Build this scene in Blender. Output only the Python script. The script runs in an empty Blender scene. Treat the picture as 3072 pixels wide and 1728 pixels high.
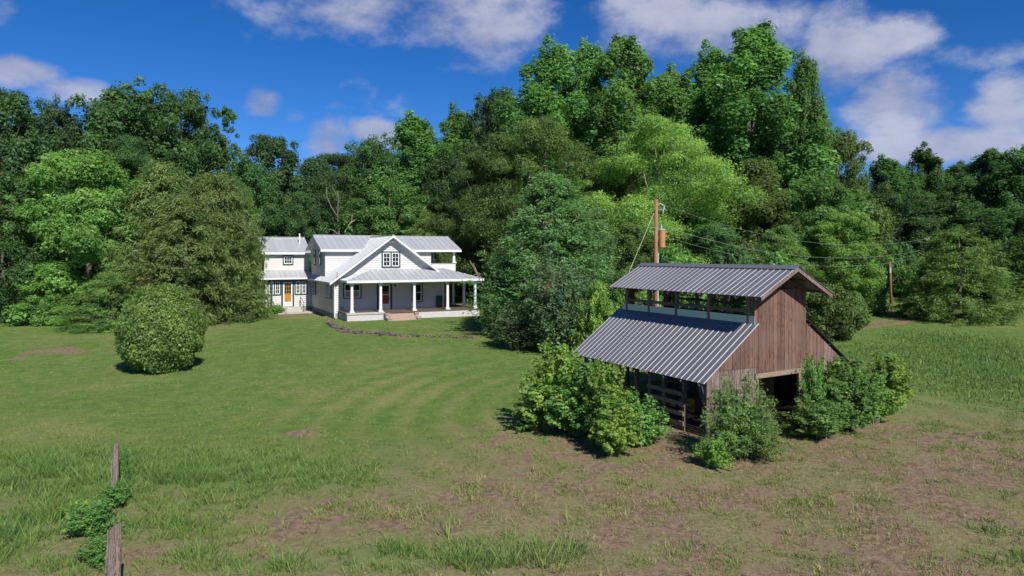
import bpy, math, random
import numpy as np
from mathutils import Vector, Matrix
R = math.radians
scene = bpy.context.scene
col = scene.collection
random.seed(7)

# ------------------------------------------------------------------ camera
CAM_H = 6.5
cd = bpy.data.cameras.new('camera'); cam = bpy.data.objects.new('camera', cd); col.objects.link(cam)
cam.location = (0, 0, CAM_H); cam.rotation_euler = (R(90), 0, 0)
cd.sensor_width = 36; cd.lens = 2090 / 3072 * 36; cd.shift_y = -99 / 3072
cd.clip_start = 0.5; cd.clip_end = 6000
scene.camera = cam
F2, CX, HY = 1752.6, 1288.0, 641.5          # photograph scale used when surveying positions

# ------------------------------------------------------------------ light and sky
SUN_H = Vector((0.46, -0.888, 0)).normalized(); SUN_EL = R(42)
sd = bpy.data.lights.new('sun', 'SUN'); sd.energy = 3.6; sd.angle = R(0.55); sd.color = (1, .955, .88)
sun = bpy.data.objects.new('sun', sd); col.objects.link(sun)
to_sun = Vector((SUN_H.x * math.cos(SUN_EL), SUN_H.y * math.cos(SUN_EL), math.sin(SUN_EL)))
sun.rotation_euler = to_sun.to_track_quat('Z', 'Y').to_euler(); sun.location = (30, -40, 60)

world = bpy.data.worlds.new('World'); scene.world = world; world.use_nodes = True
nt = world.node_tree; N = nt.nodes; L = nt.links; N.clear()
def nd(tree, t, **kw):
    n = tree.nodes.new(t)
    for k, v in kw.items():
        if k.startswith('i_'):
            n.inputs[int(k[2:]) if k[2:].isdigit() else k[2:]].default_value = v
        else: setattr(n, k, v)
    return n
def math_node(tree, op, a, b=None, clamp=False):
    n = tree.nodes.new('ShaderNodeMath'); n.operation = op; n.use_clamp = clamp
    for i, v in enumerate((a, b)):
        if v is None: continue
        if isinstance(v, (int, float)): n.inputs[i].default_value = v
        else: tree.links.new(v, n.inputs[i])
    return n.outputs[0]
sky = nd(nt, 'ShaderNodeTexSky', sky_type='NISHITA', sun_disc=False, sun_elevation=SUN_EL,
         sun_rotation=math.atan2(SUN_H.x, SUN_H.y), altitude=1500, air_density=0.75, dust_density=0.1, ozone_density=5.0)
hs = nd(nt, 'ShaderNodeHueSaturation'); hs.inputs['Hue'].default_value = .508; hs.inputs['Saturation'].default_value = 1.27; hs.inputs['Value'].default_value = .455
L.new(sky.outputs[0], hs.inputs['Color'])
tc = nd(nt, 'ShaderNodeTexCoord'); D = tc.outputs['Generated']
mp = nd(nt, 'ShaderNodeMapping'); mp.inputs['Scale'].default_value = (1, 1, 1.7); L.new(D, mp.inputs['Vector'])
n1 = nd(nt, 'ShaderNodeTexNoise'); n1.inputs['Scale'].default_value = 4.2; n1.inputs['Detail'].default_value = 11; n1.inputs['Roughness'].default_value = .62
L.new(mp.outputs[0], n1.inputs['Vector'])
n2 = nd(nt, 'ShaderNodeTexNoise'); n2.inputs['Scale'].default_value = 2.3; n2.inputs['Detail'].default_value = 3
mp2 = nd(nt, 'ShaderNodeMapping'); mp2.inputs['Location'].default_value = (3.1, 1.7, 5.2); mp2.inputs['Scale'].default_value = (1, 1, 2.2); L.new(D, mp2.inputs['Vector']); L.new(mp2.outputs[0], n2.inputs['Vector'])
# cumulus banks (bearing and elevation of each, with its spread)
banks = [(70, 180, 130, 50, 1.5), (190, 225, 130, 45, 1.5), (880, 20, 230, 80, .8), (1150, 50, 270, 120, .82), (1190, 150, 130, 60, .75), (825, 350, 85, 55, .95), (940, 335, 100, 40, .85),
         (1650, 40, 160, 90, .85), (1830, 90, 240, 110, .8), (2120, 130, 120, 130, 1.0), (2230, 90, 130, 70, .9), (2250, 250, 130, 95, 1.0), (2330, 370, 220, 50, .85),
         (2530, 260, 100, 95, .85), (655, 260, 60, 44, .95), (740, 295, 45, 30, .55), (2480, 140, 150, 50, .6), (10, 40, 70, 60, .5)]
acc = math_node(nt, 'MULTIPLY', math_node(nt, 'SUBTRACT', n2.outputs[0], .53), 3.4, True)
for (px, py, rx, ry, s) in banks:
    d = Vector(((px - CX) / F2, 1, (HY - py) / F2)); ln = d.length; d.normalize()
    sub = nd(nt, 'ShaderNodeVectorMath', operation='SUBTRACT'); sub.inputs[1].default_value = d; L.new(D, sub.inputs[0])
    mul = nd(nt, 'ShaderNodeVectorMath', operation='MULTIPLY'); mul.inputs[1].default_value = (F2 * ln / rx / 1.2, F2 * ln / rx / 1.2, F2 * ln / ry / 1.2); L.new(sub.outputs[0], mul.inputs[0])
    le = nd(nt, 'ShaderNodeVectorMath', operation='LENGTH'); L.new(mul.outputs[0], le.inputs[0])
    mr = nd(nt, 'ShaderNodeMapRange', interpolation_type='SMOOTHSTEP'); L.new(le.outputs['Value'], mr.inputs[0])
    mr.inputs[1].default_value = 1.35; mr.inputs[2].default_value = .15; mr.inputs[3].default_value = 0; mr.inputs[4].default_value = s
    acc = math_node(nt, 'MAXIMUM', acc, mr.outputs[0])
shape = math_node(nt, 'ADD', acc, math_node(nt, 'MULTIPLY', math_node(nt, 'SUBTRACT', n1.outputs[0], .5), 3.3))
mrc = nd(nt, 'ShaderNodeMapRange', interpolation_type='SMOOTHSTEP'); L.new(shape, mrc.inputs[0])
mrc.inputs[1].default_value = .28; mrc.inputs[2].default_value = 1.0; mrc.inputs[3].default_value = 0; mrc.inputs[4].default_value = .84
mp3 = nd(nt, 'ShaderNodeMapping'); mp3.inputs['Scale'].default_value = (1, 1, 1.7); mp3.inputs['Location'].default_value = (.035, -.05, .075); L.new(D, mp3.inputs['Vector'])
n3 = nd(nt, 'ShaderNodeTexNoise'); n3.inputs['Scale'].default_value = 4.2; n3.inputs['Detail'].default_value = 6; n3.inputs['Roughness'].default_value = .5; L.new(mp3.outputs[0], n3.inputs['Vector'])
lit = math_node(nt, 'ADD', math_node(nt, 'MULTIPLY', math_node(nt, 'SUBTRACT', n1.outputs[0], n3.outputs[0]), 2.4), .5, True)
cr = nd(nt, 'ShaderNodeValToRGB'); L.new(lit, cr.inputs[0])
cr.color_ramp.elements[0].position = .15; cr.color_ramp.elements[0].color = (1.1, 1.25, 1.85, 1)
cr.color_ramp.elements[1].position = .85; cr.color_ramp.elements[1].color = (2.15, 2.2, 2.65, 1)
mixc = nd(nt, 'ShaderNodeMixRGB'); L.new(mrc.outputs[0], mixc.inputs[0]); L.new(hs.outputs[0], mixc.inputs[1]); L.new(cr.outputs[0], mixc.inputs[2])
bg = nd(nt, 'ShaderNodeBackground'); bg.inputs[1].default_value = 0.148; L.new(mixc.outputs[0], bg.inputs[0])
wo = nd(nt, 'ShaderNodeOutputWorld'); L.new(bg.outputs[0], wo.inputs[0])
vs = scene.view_settings; vs.view_transform = 'Standard'; vs.look = 'None'; vs.gamma = 1; vs.exposure = 0.85; vs.use_curve_mapping = False

# ------------------------------------------------------------------ helpers
def tag(o, label=None, cat=None, group=None, kind=None):
    if label: o['label'] = label
    if cat: o['category'] = cat
    if group: o['group'] = group
    if kind: o['kind'] = kind
    return o
def empty(name, loc=(0, 0, 0), rz=0, label=None, cat=None, group=None):
    o = bpy.data.objects.new(name, None); col.objects.link(o); o.empty_display_size = .3
    o.location = loc; o.rotation_euler = (0, 0, rz)
    return tag(o, label, cat, group)
def link(name, me, mat, parent=None):
    o = bpy.data.objects.new(name, me); col.objects.link(o); o.parent = parent
    if mat is not None and not me.materials: me.materials.append(mat)
    return o
def np_mesh(name, V, Fc, attrs=None, smooth=False):
    """V (n,3); Fc (m,k) one face size"""
    me = bpy.data.meshes.new(name); V = np.asarray(V, dtype=np.float32); Fc = np.asarray(Fc, dtype=np.int32)
    m, k = Fc.shape
    me.vertices.add(len(V)); me.vertices.foreach_set('co', V.ravel())
    me.loops.add(m * k); me.loops.foreach_set('vertex_index', Fc.ravel())
    me.polygons.add(m); me.polygons.foreach_set('loop_start', np.arange(0, m * k, k, dtype=np.int32))
    if smooth: me.polygons.foreach_set('use_smooth', np.ones(m, dtype=bool))
    for nm, a in (attrs or {}).items():
        at = me.attributes.new(nm, 'FLOAT', 'POINT'); at.data.foreach_set('value', np.asarray(a, dtype=np.float32))
    me.update(calc_edges=True)
    return me
class MB:
    """collects pieces of ONE part; build() links them as one mesh. zo is subtracted from z."""
    def __init__(s, zo=0.0): s.v = []; s.f = []; s.zo = zo
    def add(s, vs_, fs):
        b = len(s.v); s.v += [(p[0], p[1], p[2] - s.zo) for p in vs_]; s.f += [tuple(i + b for i in f) for f in fs]
        return s
    def hexa(s, p): return s.add(p, [(0, 3, 2, 1), (4, 5, 6, 7), (0, 1, 5, 4), (1, 2, 6, 5), (2, 3, 7, 6), (3, 0, 4, 7)])
    def box(s, x0, x1, y0, y1, z0, z1):
        return s.hexa([(x0, y0, z0), (x1, y0, z0), (x1, y1, z0), (x0, y1, z0), (x0, y0, z1), (x1, y0, z1), (x1, y1, z1), (x0, y1, z1)])
    def beam(s, p, q, w, h):
        p = Vector(p); q = Vector(q); d = (q - p).normalized(); up = Vector((0, 0, 1))
        sd_ = d.cross(up); sd_ = Vector((1, 0, 0)) if sd_.length < 1e-4 else sd_.normalized(); u = sd_.cross(d)
        a = sd_ * w / 2; b = u * h / 2
        return s.hexa([p - a - b, p + a - b, q + a - b, q - a - b, p - a + b, p + a + b, q + a + b, q - a + b])
    def tube(s, pts, rad, n=8, caps=True):
        pts = [Vector(p) for p in pts]
        if not hasattr(rad, '__len__'): rad = [rad] * len(pts)
        vs_ = []; prev = None
        for i, p in enumerate(pts):
            t = (pts[min(i + 1, len(pts) - 1)] - pts[max(i - 1, 0)]).normalized()
            if prev is None:
                a = t.cross(Vector((0, 1, 0)));
                if a.length < .1: a = t.cross(Vector((1, 0, 0)))
                a.normalize()
            else:
                a = (prev - t * prev.dot(t)).normalized()
            prev = a; b = t.cross(a)
            for k in range(n):
                an = 2 * math.pi * k / n
                vs_.append(p + (a * math.cos(an) + b * math.sin(an)) * rad[i])
        fs = [(i * n + k, i * n + (k + 1) % n, (i + 1) * n + (k + 1) % n, (i + 1) * n + k) for i in range(len(pts) - 1) for k in range(n)]
        if caps: fs += [tuple(reversed(range(n))), tuple(range((len(pts) - 1) * n, len(pts) * n))]
        return s.add(vs_, fs)
    def prism(s, poly, off):
        """poly: planar convex 3-D polygon (ccw seen from the off side), extruded by -off below"""
        n = len(poly); o = Vector(off)
        top = [Vector(p) for p in poly]; bot = [p - o for p in top]
        fs = [tuple(range(n)), tuple(reversed(range(n, 2 * n)))] + [(i, i + n, (i + 1) % n + n, (i + 1) % n) for i in range(n)]
        return s.add(top + bot, fs)
    def mesh(s, name):
        me = bpy.data.meshes.new(name); me.from_pydata([tuple(p) for p in s.v], [], s.f); me.update(); return me
    def build(s, name, mat, parent=None, smooth=False):
        me = s.mesh(name)
        if smooth: me.polygons.foreach_set('use_smooth', np.ones(len(me.polygons), dtype=bool))
        return link(name, me, mat, parent)
def clip(poly, axis, val, keep_greater):
    out = []; n = len(poly)
    for i in range(n):
        p, q = poly[i], poly[(i + 1) % n]
        a = (p[axis] - val) * (1 if keep_greater else -1); b = (q[axis] - val) * (1 if keep_greater else -1)
        if a >= 0: out.append(p)
        if a * b < 0:
            t = a / (a - b); out.append(tuple(p[k] + (q[k] - p[k]) * t for k in range(2)))
    return out
def sstep(a, b, x): t = np.clip((np.asarray(x, dtype=float) - a) / (b - a), 0, 1); return t * t * (3 - 2 * t)
# value noise for laying out ground cover
_rng = np.random.default_rng(11); _tab = _rng.random((256, 256))
def vnoise(x, y):
    xi = np.floor(x).astype(int); yi = np.floor(y).astype(int); fx = x - xi; fy = y - yi
    fx = fx * fx * (3 - 2 * fx); fy = fy * fy * (3 - 2 * fy); g = lambda i, j: _tab[i & 255, j & 255]
    return (g(xi, yi) * (1 - fx) + g(xi + 1, yi) * fx) * (1 - fy) + (g(xi, yi + 1) * (1 - fx) + g(xi + 1, yi + 1) * fx) * fy
def fbm(x, y, o=4):
    s = 0; a = .5; t = 0
    for i in range(o): s = s + a * vnoise(x * 2 ** i + 17.3 * i, y * 2 ** i + 5.1 * i); t += a; a *= .55
    return s / t

# ------------------------------------------------------------------ materials
def mat_new(name):
    m = bpy.data.materials.new(name); m.use_nodes = True; t = m.node_tree
    return m, t, t.nodes['Principled BSDF']
def simple(name, c, rough=.6, metal=0, var=.12, nscale=3.0, spec=.35, bump=0.0, streak=None, objvar=0.0):
    m, t, b = mat_new(name); b.inputs['Roughness'].default_value = rough; b.inputs['Metallic'].default_value = metal
    b.inputs['Specular IOR Level'].default_value = spec
    tcn = t.nodes.new('ShaderNodeTexCoord'); mpn = t.nodes.new('ShaderNodeMapping'); t.links.new(tcn.outputs['Object'], mpn.inputs[0])
    if streak: mpn.inputs['Scale'].default_value = streak
    nz = t.nodes.new('ShaderNodeTexNoise'); nz.inputs['Scale'].default_value = nscale; nz.inputs['Detail'].default_value = 6; nz.inputs['Roughness'].default_value = .65
    t.links.new(mpn.outputs[0], nz.inputs['Vector'])
    v = math_node(t, 'ADD', math_node(t, 'MULTIPLY', math_node(t, 'SUBTRACT', nz.outputs[0], .5), var * 4), 1.0)
    if objvar:
        oi = t.nodes.new('ShaderNodeObjectInfo')
        v = math_node(t, 'MULTIPLY', v, math_node(t, 'ADD', math_node(t, 'MULTIPLY', math_node(t, 'SUBTRACT', oi.outputs['Random'], .5), objvar * 2), 1.0))
    vm = t.nodes.new('ShaderNodeVectorMath'); vm.operation = 'SCALE'; vm.inputs[0].default_value = c[:3]; t.links.new(v, vm.inputs['Scale'])
    t.links.new(vm.outputs[0], b.inputs['Base Color'])
    if bump:
        bp = t.nodes.new('ShaderNodeBump'); bp.inputs['Strength'].default_value = bump; bp.inputs['Distance'].default_value = .02
        t.links.new(nz.outputs[0], bp.inputs['Height']); t.links.new(bp.outputs[0], b.inputs['Normal'])
    return m
def wood(name, c1, c2, c3, sc=1.0, rough=.85, axis=(5, 5, .42), grain=True):
    m, t, b = mat_new(name); b.inputs['Roughness'].default_value = rough; b.inputs['Specular IOR Level'].default_value = .15
    tcn = t.nodes.new('ShaderNodeTexCoord'); oi = t.nodes.new('ShaderNodeObjectInfo')
    off = t.nodes.new('ShaderNodeVectorMath'); off.operation = 'ADD'; t.links.new(tcn.outputs['Object'], off.inputs[0])
    cmb = t.nodes.new('ShaderNodeCombineXYZ'); t.links.new(math_node(t, 'MULTIPLY', oi.outputs['Random'], 37.0), cmb.inputs[2]); t.links.new(cmb.outputs[0], off.inputs[1])
    mpn = t.nodes.new('ShaderNodeMapping'); mpn.inputs['Scale'].default_value = axis; t.links.new(off.outputs[0], mpn.inputs[0])
    nz = t.nodes.new('ShaderNodeTexNoise'); nz.inputs['Scale'].default_value = 1.6 * sc; nz.inputs['Detail'].default_value = 4; nz.inputs['Distortion'].default_value = 1.2
    t.links.new(mpn.outputs[0], nz.inputs['Vector'])
    big = t.nodes.new('ShaderNodeTexNoise'); big.inputs['Scale'].default_value = .8; big.inputs['Detail'].default_value = 5; t.links.new(tcn.outputs['Object'], big.inputs['Vector'])
    rings = math_node(t, 'FRACT', math_node(t, 'MULTIPLY', nz.outputs[0], 6.0))
    rr = t.nodes.new('ShaderNodeValToRGB'); t.links.new(rings, rr.inputs[0])
    rr.color_ramp.elements[0].position = .0; rr.color_ramp.elements[0].color = (*c2, 1)
    rr.color_ramp.elements[1].position = .5; rr.color_ramp.elements[1].color = (*c1, 1)
    e = rr.color_ramp.elements.new(.9); e.color = (*c1, 1); e = rr.color_ramp.elements.new(1.0); e.color = (*c2, 1)
    mx = t.nodes.new('ShaderNodeMixRGB'); mx.inputs[2].default_value = (*c3, 1); t.links.new(rr.outputs[0], mx.inputs[1])
    t.links.new(math_node(t, 'MULTIPLY', math_node(t, 'SUBTRACT', big.outputs[0], .42), 3.2, True), mx.inputs[0])
    hsn = t.nodes.new('ShaderNodeHueSaturation'); t.links.new(mx.outputs[0], hsn.inputs['Color'])
    t.links.new(math_node(t, 'ADD', math_node(t, 'MULTIPLY', oi.outputs['Random'], .34), .82), hsn.inputs['Value'])
    t.links.new(hsn.outputs[0], b.inputs['Base Color'])
    bp = t.nodes.new('ShaderNodeBump'); bp.inputs['Strength'].default_value = .35; bp.inputs['Distance'].default_value = .01
    t.links.new(rings, bp.inputs['Height']); t.links.new(bp.outputs[0], b.inputs['Normal'])
    return m
def foliage(name, dark, mid, light, trans=.3, gloss=.35, extra=None):
    trans += .14; k = 1.95; gloss *= .5; dark, mid, light = (tuple(v * q for v in c) for c, q in ((dark, k * 1.15), (mid, k), (light, k * .95)))
    m, t, b = mat_new(name)
    at = t.nodes.new('ShaderNodeAttribute'); at.attribute_name = 'rnd'
    rp = t.nodes.new('ShaderNodeValToRGB'); t.links.new(at.outputs['Fac'], rp.inputs[0])
    el = rp.color_ramp.elements; el[0].position = .05; el[0].color = (*dark, 1); el[1].position = .95; el[1].color = (*light, 1)
    e = el.new(.5); e.color = (*mid, 1)
    if extra: e = el.new(.985); e.color = (*light, 1); el[-1].color = (*extra, 1); el[-1].position = 1.0
    oi = t.nodes.new('ShaderNodeObjectInfo'); hsn = t.nodes.new('ShaderNodeHueSaturation'); t.links.new(rp.outputs[0], hsn.inputs['Color'])
    hsn.inputs['Saturation'].default_value = .88; t.links.new(math_node(t, 'ADD', math_node(t, 'MULTIPLY', oi.outputs['Random'], .022), .482), hsn.inputs['Hue'])
    t.links.new(math_node(t, 'ADD', math_node(t, 'MULTIPLY', oi.outputs['Random'], .34), .83), hsn.inputs['Value'])
    b.inputs['Roughness'].default_value = .55; b.inputs['Specular IOR Level'].default_value = gloss
    t.links.new(hsn.outputs[0], b.inputs['Base Color'])
    tr = t.nodes.new('ShaderNodeBsdfTranslucent'); g2 = t.nodes.new('ShaderNodeMixRGB'); g2.blend_type = 'MULTIPLY'; g2.inputs[0].default_value = 1
    t.links.new(hsn.outputs[0], g2.inputs[1]); g2.inputs[2].default_value = (1.5, 1.55, .7, 1); t.links.new(g2.outputs[0], tr.inputs[0])
    ms = t.nodes.new('ShaderNodeMixShader'); ms.inputs[0].default_value = trans
    t.links.new(b.outputs[0], ms.inputs[1]); t.links.new(tr.outputs[0], ms.inputs[2]); t.links.new(ms.outputs[0], t.nodes['Material Output'].inputs[0])
    return m
def glass(name, c=(.02, .028, .03)):
    m, t, b = mat_new(name); b.inputs['Base Color'].default_value = (*c, 1); b.inputs['Roughness'].default_value = .06; b.inputs['Specular IOR Level'].default_value = .5
    tcn = t.nodes.new('ShaderNodeTexCoord'); nz = t.nodes.new('ShaderNodeTexNoise'); nz.inputs['Scale'].default_value = 1.5; t.links.new(tcn.outputs['Object'], nz.inputs['Vector'])
    bp = t.nodes.new('ShaderNodeBump'); bp.inputs['Strength'].default_value = .03; t.links.new(nz.outputs[0], bp.inputs['Height']); t.links.new(bp.outputs[0], b.inputs['Normal'])
    return m
M = {}
M['white'] = simple('white_paint', (.53, .52, .515), .55, var=.03, nscale=1.2)
M['trimwhite'] = simple('white_trim', (.70, .70, .70), .45, var=.02)
M['green'] = simple('dark_green_paint', (.028, .062, .055), .45, var=.08)
M['metalroof'] = simple('pale_metal_roof', (.48, .49, .51), .42, metal=.35, var=.045, nscale=.7, objvar=.04)
M['barnroof'] = simple('galvanised_roof', (.265, .26, .28), .56, metal=.65, var=.05, nscale=.9, objvar=.06)
M['barnroof_old'] = simple('stained_old_roof', (.10, .085, .07), .7, metal=.3, var=.25, nscale=2.5)
M['flash'] = simple('metal_flashing', (.46, .50, .56), .35, metal=.6, var=.05)
M['concrete'] = simple('concrete', (.40, .38, .35), .85, var=.1, nscale=4, bump=.2)
M['foundation'] = simple('grey_block', (.27, .27, .27), .85, var=.12, nscale=5, bump=.2)
M['paleblock'] = simple('pale_painted_block', (.46, .44, .44), .8, var=.12, nscale=3, bump=.3)
M['deck'] = simple('brown_deck', (.11, .075, .06), .7, var=.15, nscale=3, streak=(1, 12, 1))
M['brickstep'] = simple('tan_brick_step', (.36, .26, .20), .85, var=.14, nscale=9, bump=.3)
M['yellowdoor'] = wood('yellow_door_wood', (.50, .25, .05), (.42, .19, .035), (.46, .22, .04), axis=(6, 6, .8))
M['reddoor'] = wood('red_door_wood', (.27, .07, .03), (.2, .05, .02), (.3, .09, .04), axis=(6, 6, .8))
M['glass'] = glass('window_glass'); M['curtain'] = simple('tan_curtain', (.30, .22, .17), .9, var=.1, nscale=8, streak=(12, 12, 1))
M['iron'] = simple('black_iron', (.025, .022, .022), .5)
M['barnwood'] = wood('barn_plank_brown', (.185, .104, .075), (.060, .032, .025), (.165, .108, .088))
M['barngrey'] = wood('barn_plank_grey', (.225, .17, .15), (.09, .062, .052), (.12, .075, .06))
M['beam'] = wood('barn_beam', (.23, .17, .125), (.13, .09, .065), (.17, .13, .10), axis=(5, 5, .8))
M['rail'] = wood('gate_rail', (.30, .22, .16), (.17, .12, .085), (.24, .19, .15), axis=(.8, .8, 9))
M['pole'] = wood('pole_wood', (.27, .135, .08), (.17, .08, .05), (.30, .17, .11), axis=(10, 10, .5))
M['postwood'] = wood('old_post_wood', (.29, .25, .22), (.055, .032, .025), (.17, .08, .052), axis=(16, 16, 1.0))
M['bark'] = simple('bark', (.135, .11, .09), .9, var=.22, nscale=4, bump=.5, streak=(3, 3, .5))
M['palebark'] = simple('pale_bark', (.30, .24, .19), .9, var=.2, nscale=3, bump=.3, streak=(3, 3, .5))
M['rust'] = simple('rusty_transformer', (.44, .20, .085), .6, var=.22, nscale=2.5)
M['porcelain'] = simple('grey_insulator', (.36, .38, .42), .3)
M['wire'] = simple('power_wire', (.20, .21, .21), .5)
M['guy'] = simple('pale_guy_wire', (.50, .50, .42), .5)
M['stone'] = simple('border_stone', (.105, .08, .068), .9, var=.25, nscale=5, bump=.4, objvar=.4)
M['red'] = simple('red_plastic', (.55, .02, .03), .4)
# foliage
M['f_oak'] = foliage('oak_leaves', (.014, .040, .013), (.034, .088, .024), (.066, .140, .034))
M['f_dark'] = foliage('dark_leaves', (.015, .040, .016), (.032, .076, .026), (.056, .114, .035))
M['f_poplar'] = foliage('poplar_leaves', (.018, .055, .012), (.046, .122, .024), (.092, .200, .040), gloss=.5)
M['f_feather'] = foliage('feathery_leaves', (.056, .108, .020), (.112, .205, .038), (.165, .275, .054), trans=.35)
M['f_olive'] = foliage('olive_leaves', (.026, .052, .012), (.056, .100, .024), (.095, .150, .036))
M['f_maple'] = foliage('light_maple_leaves', (.032, .080, .014), (.076, .158, .028), (.145, .235, .046), trans=.35)
M['f_cedar'] = foliage('cedar_needles', (.038, .068, .016), (.074, .128, .028), (.112, .175, .040), trans=.2, extra=(.10, .06, .03))
M['f_brightcedar'] = foliage('bright_cedar_needles', (.028, .058, .012), (.066, .125, .023), (.112, .190, .035), trans=.25)
M['f_cone'] = foliage('fir_needles', (.026, .064, .018), (.056, .122, .032), (.092, .175, .046), trans=.2, extra=(.09, .05, .025))
M['f_holly'] = foliage('glossy_shrub_leaves', (.030, .066, .012), (.072, .138, .021), (.135, .210, .036), gloss=.7, trans=.25)
M['f_myrtle'] = foliage('myrtle_leaves', (.024, .050, .022), (.050, .086, .036), (.082, .124, .052), extra=(.12, .06, .04))
M['f_gum'] = foliage('sweetgum_leaves', (.040, .098, .014), (.105, .195, .026), (.185, .275, .044), trans=.35, gloss=.5)
M['f_privet'] = foliage('privet_leaves', (.026, .070, .016), (.066, .136, .028), (.125, .210, .042), gloss=.5)
M['f_vine'] = foliage('vine_leaves', (.020, .066, .015), (.060, .145, .025), (.130, .245, .040), gloss=.45)

def gz(x, y): return .9 * sstep(28, 62, y)
def gp(x, y): return Vector((x, y, float(gz(x, y))))
def px_x(px, d): return (px - CX) * d / F2
def px_z(py, d): return CAM_H - (py - HY) * d / F2

# ------------------------------------------------------------------ ground
def G(px, py):
    z = 0.0
    for _ in range(12):
        d = (CAM_H - z) * F2 / (py - HY); z = float(gz(0, d))
    return px_x(px, d), d
def blobs(lst, x, y):
    out = np.zeros_like(x)
    for (px, py, rx, ry, s) in lst:
        cx_, cy_ = G(px, py); wx = rx * cy_ / F2; wy = max(.35, cy_ * cy_ / (CAM_H * F2) * ry)
        q = ((x - cx_) / wx) ** 2 + ((y - cy_) / wy) ** 2
        out = np.maximum(out, s * np.exp(-q * .9))
    return out
DIRT = [(760, 1300, 190, 60, .75), (955, 1245, 60, 22, .95), (1010, 1320, 200, 60, .8), (1330, 1300, 260, 40, .72), (1150, 1250, 150, 30, .7),
        (620, 1330, 130, 50, .7), (330, 1395, 120, 35, .7), (210, 1330, 70, 30, .6), (1680, 1330, 320, 80, .66), (2000, 1360, 320, 60, .66),
        (2350, 1290, 320, 80, .62), (2440, 1160, 170, 40, .62), (1310, 1055, 60, 20, .9), (1440, 1110, 110, 22, .9), (1560, 1140, 60, 16, .9), (1720, 1160, 70, 16, .9),
        (1960, 1185, 100, 16, .85), (2075, 1120, 110, 28, .95), (2190, 1085, 80, 20, .8), (555, 812, 34, 5, .9), (110, 885, 170, 18, .62),
        (310, 925, 40, 10, .7), (700, 1090, 160, 14, .55), (560, 1075, 50, 8, .5), (840, 990, 120, 8, .4), (1180, 1075, 90, 14, .45), (950, 870, 90, 6, .4), (1000, 845, 160, 6, .6),
        (735, 795, 60, 6, .7), (2290, 800, 30, 5, .6), (215, 1210, 60, 14, .6), (1870, 1130, 90, 26, .9), (1700, 1060, 120, 40, .85)]
LUSH = [(480, 1190, 430, 62, 1.0), (150, 1180, 260, 60, 1.0), (820, 1190, 150, 40, .95), (60, 1330, 170, 90, 1.0), (420, 1330, 260, 45, .55), (180, 1420, 160, 40, .7), (1000, 1400, 220, 40, .8), (1230, 1395, 230, 45, .9), (720, 1425, 260, 22, .75), (520, 1270, 300, 30, .5),
        (500, 1400, 100, 30, .6), (1000, 1420, 120, 25, .7), (1150, 1370, 80, 20, .7), (2480, 930, 330, 80, 1.0), (2440, 870, 200, 40, .9), (2520, 1400, 90, 40, .5), (2480, 1330, 60, 30, .4), (30, 770, 60, 14, .9)]
_dv = [G(*p) for p in ((2085, 830), (2160, 821), (2235, 812), (2290, 801), (2330, 785), (2440, 777))]; _db = [G(*p) for p in ((2285, 802), (2245, 786), (2195, 774))]
DRIVE = [(*a, *b) for q in (_dv, _db) for a, b in zip(q[:-1], q[1:])]
def cover(x, y):
    """dirt, lush and dry amounts at ground points"""
    n = fbm(x * .8, y * .8, 5); n2 = fbm(x * .16 + 40, y * .16 + 9, 4); n3 = fbm(x * 1.7 + 3, y * 1.7 + 8, 3)
    dirt = blobs(DIRT, x, y); lush = blobs(LUSH, x, y)
    near = 1 - sstep(22, 33, y)
    dirt = np.maximum(dirt, .56 * near * sstep(-6, 2, x)) * (1 - .45 * lush)
    dirt = np.clip((dirt - .48) * 1.5 + (n - .5) * 2.3 + (n3 - .5) * .7 + .32, 0, 1) * sstep(.12, .4, dirt)
    # the driveway: two worn tracks curving off to the gate
    for off in (-.75, .75):
        for (xa, ya, xb, yb) in DRIVE:
            dx, dy = xb - xa, yb - ya; ln = math.hypot(dx, dy); nx, ny = -dy / ln, dx / ln
            t = np.clip(((x - xa) * dx + (y - ya) * dy) / ln ** 2, 0, 1)
            dd = np.hypot(x - (xa + t * dx) - nx * off, y - (ya + t * dy) - ny * off)
            dirt = np.maximum(dirt, (1 - sstep(.2, .7, dd)) * .85)
    dry = np.clip(.24 + (n2 - .5) * 2.0 + .35 * near * sstep(-9, 4, x) + (n - .5) * .9 - .6 * lush, 0, 1)
    # mowing stripes that wrap round the barn
    r = np.hypot(x - 9, y - 29) * 1.0
    dry = np.clip(dry + .42 * np.sin(r * 3.8 + 2.5 * n2) * sstep(6, 9, r) * (1 - sstep(13, 24, r)), 0, 1)
    return dirt, np.clip(lush + (n - .5) * .5, 0, 1) * sstep(.1, .4, lush), dry
xs = np.concatenate([[-3000, -1500, -700, -350, -200, -130, -90, -65], np.arange(-52, 52.1, .3), [65, 90, 130, 200, 350, 700, 1500, 3000]])
ys = np.concatenate([[-3000, -1000, -300, -100, -30, 0, 6], np.arange(10, 76, .3), [80, 86, 95, 110, 140, 200, 350, 700, 1500, 3000]])
GX, GY = np.meshgrid(xs, ys); gx = GX.ravel(); gy = GY.ravel()
gd, gl, gr = cover(gx, gy)
bumpz = (fbm(gx * .9, gy * .9, 3) - .5) * .06 * (np.abs(gx) < 53)
gzv = gz(gx, gy) + bumpz
w_, h_ = len(xs), len(ys); idx = np.arange(w_ * h_).reshape(h_, w_)
quads = np.stack([idx[:-1, :-1], idx[:-1, 1:], idx[1:, 1:], idx[1:, :-1]], -1).reshape(-1, 4)
gm, t, b = mat_new('lawn'); b.inputs['Roughness'].default_value = .95; b.inputs['Specular IOR Level'].default_value = .08
def attr(t, n): a = t.nodes.new('ShaderNodeAttribute'); a.attribute_name = n; return a.outputs['Fac']
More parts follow.
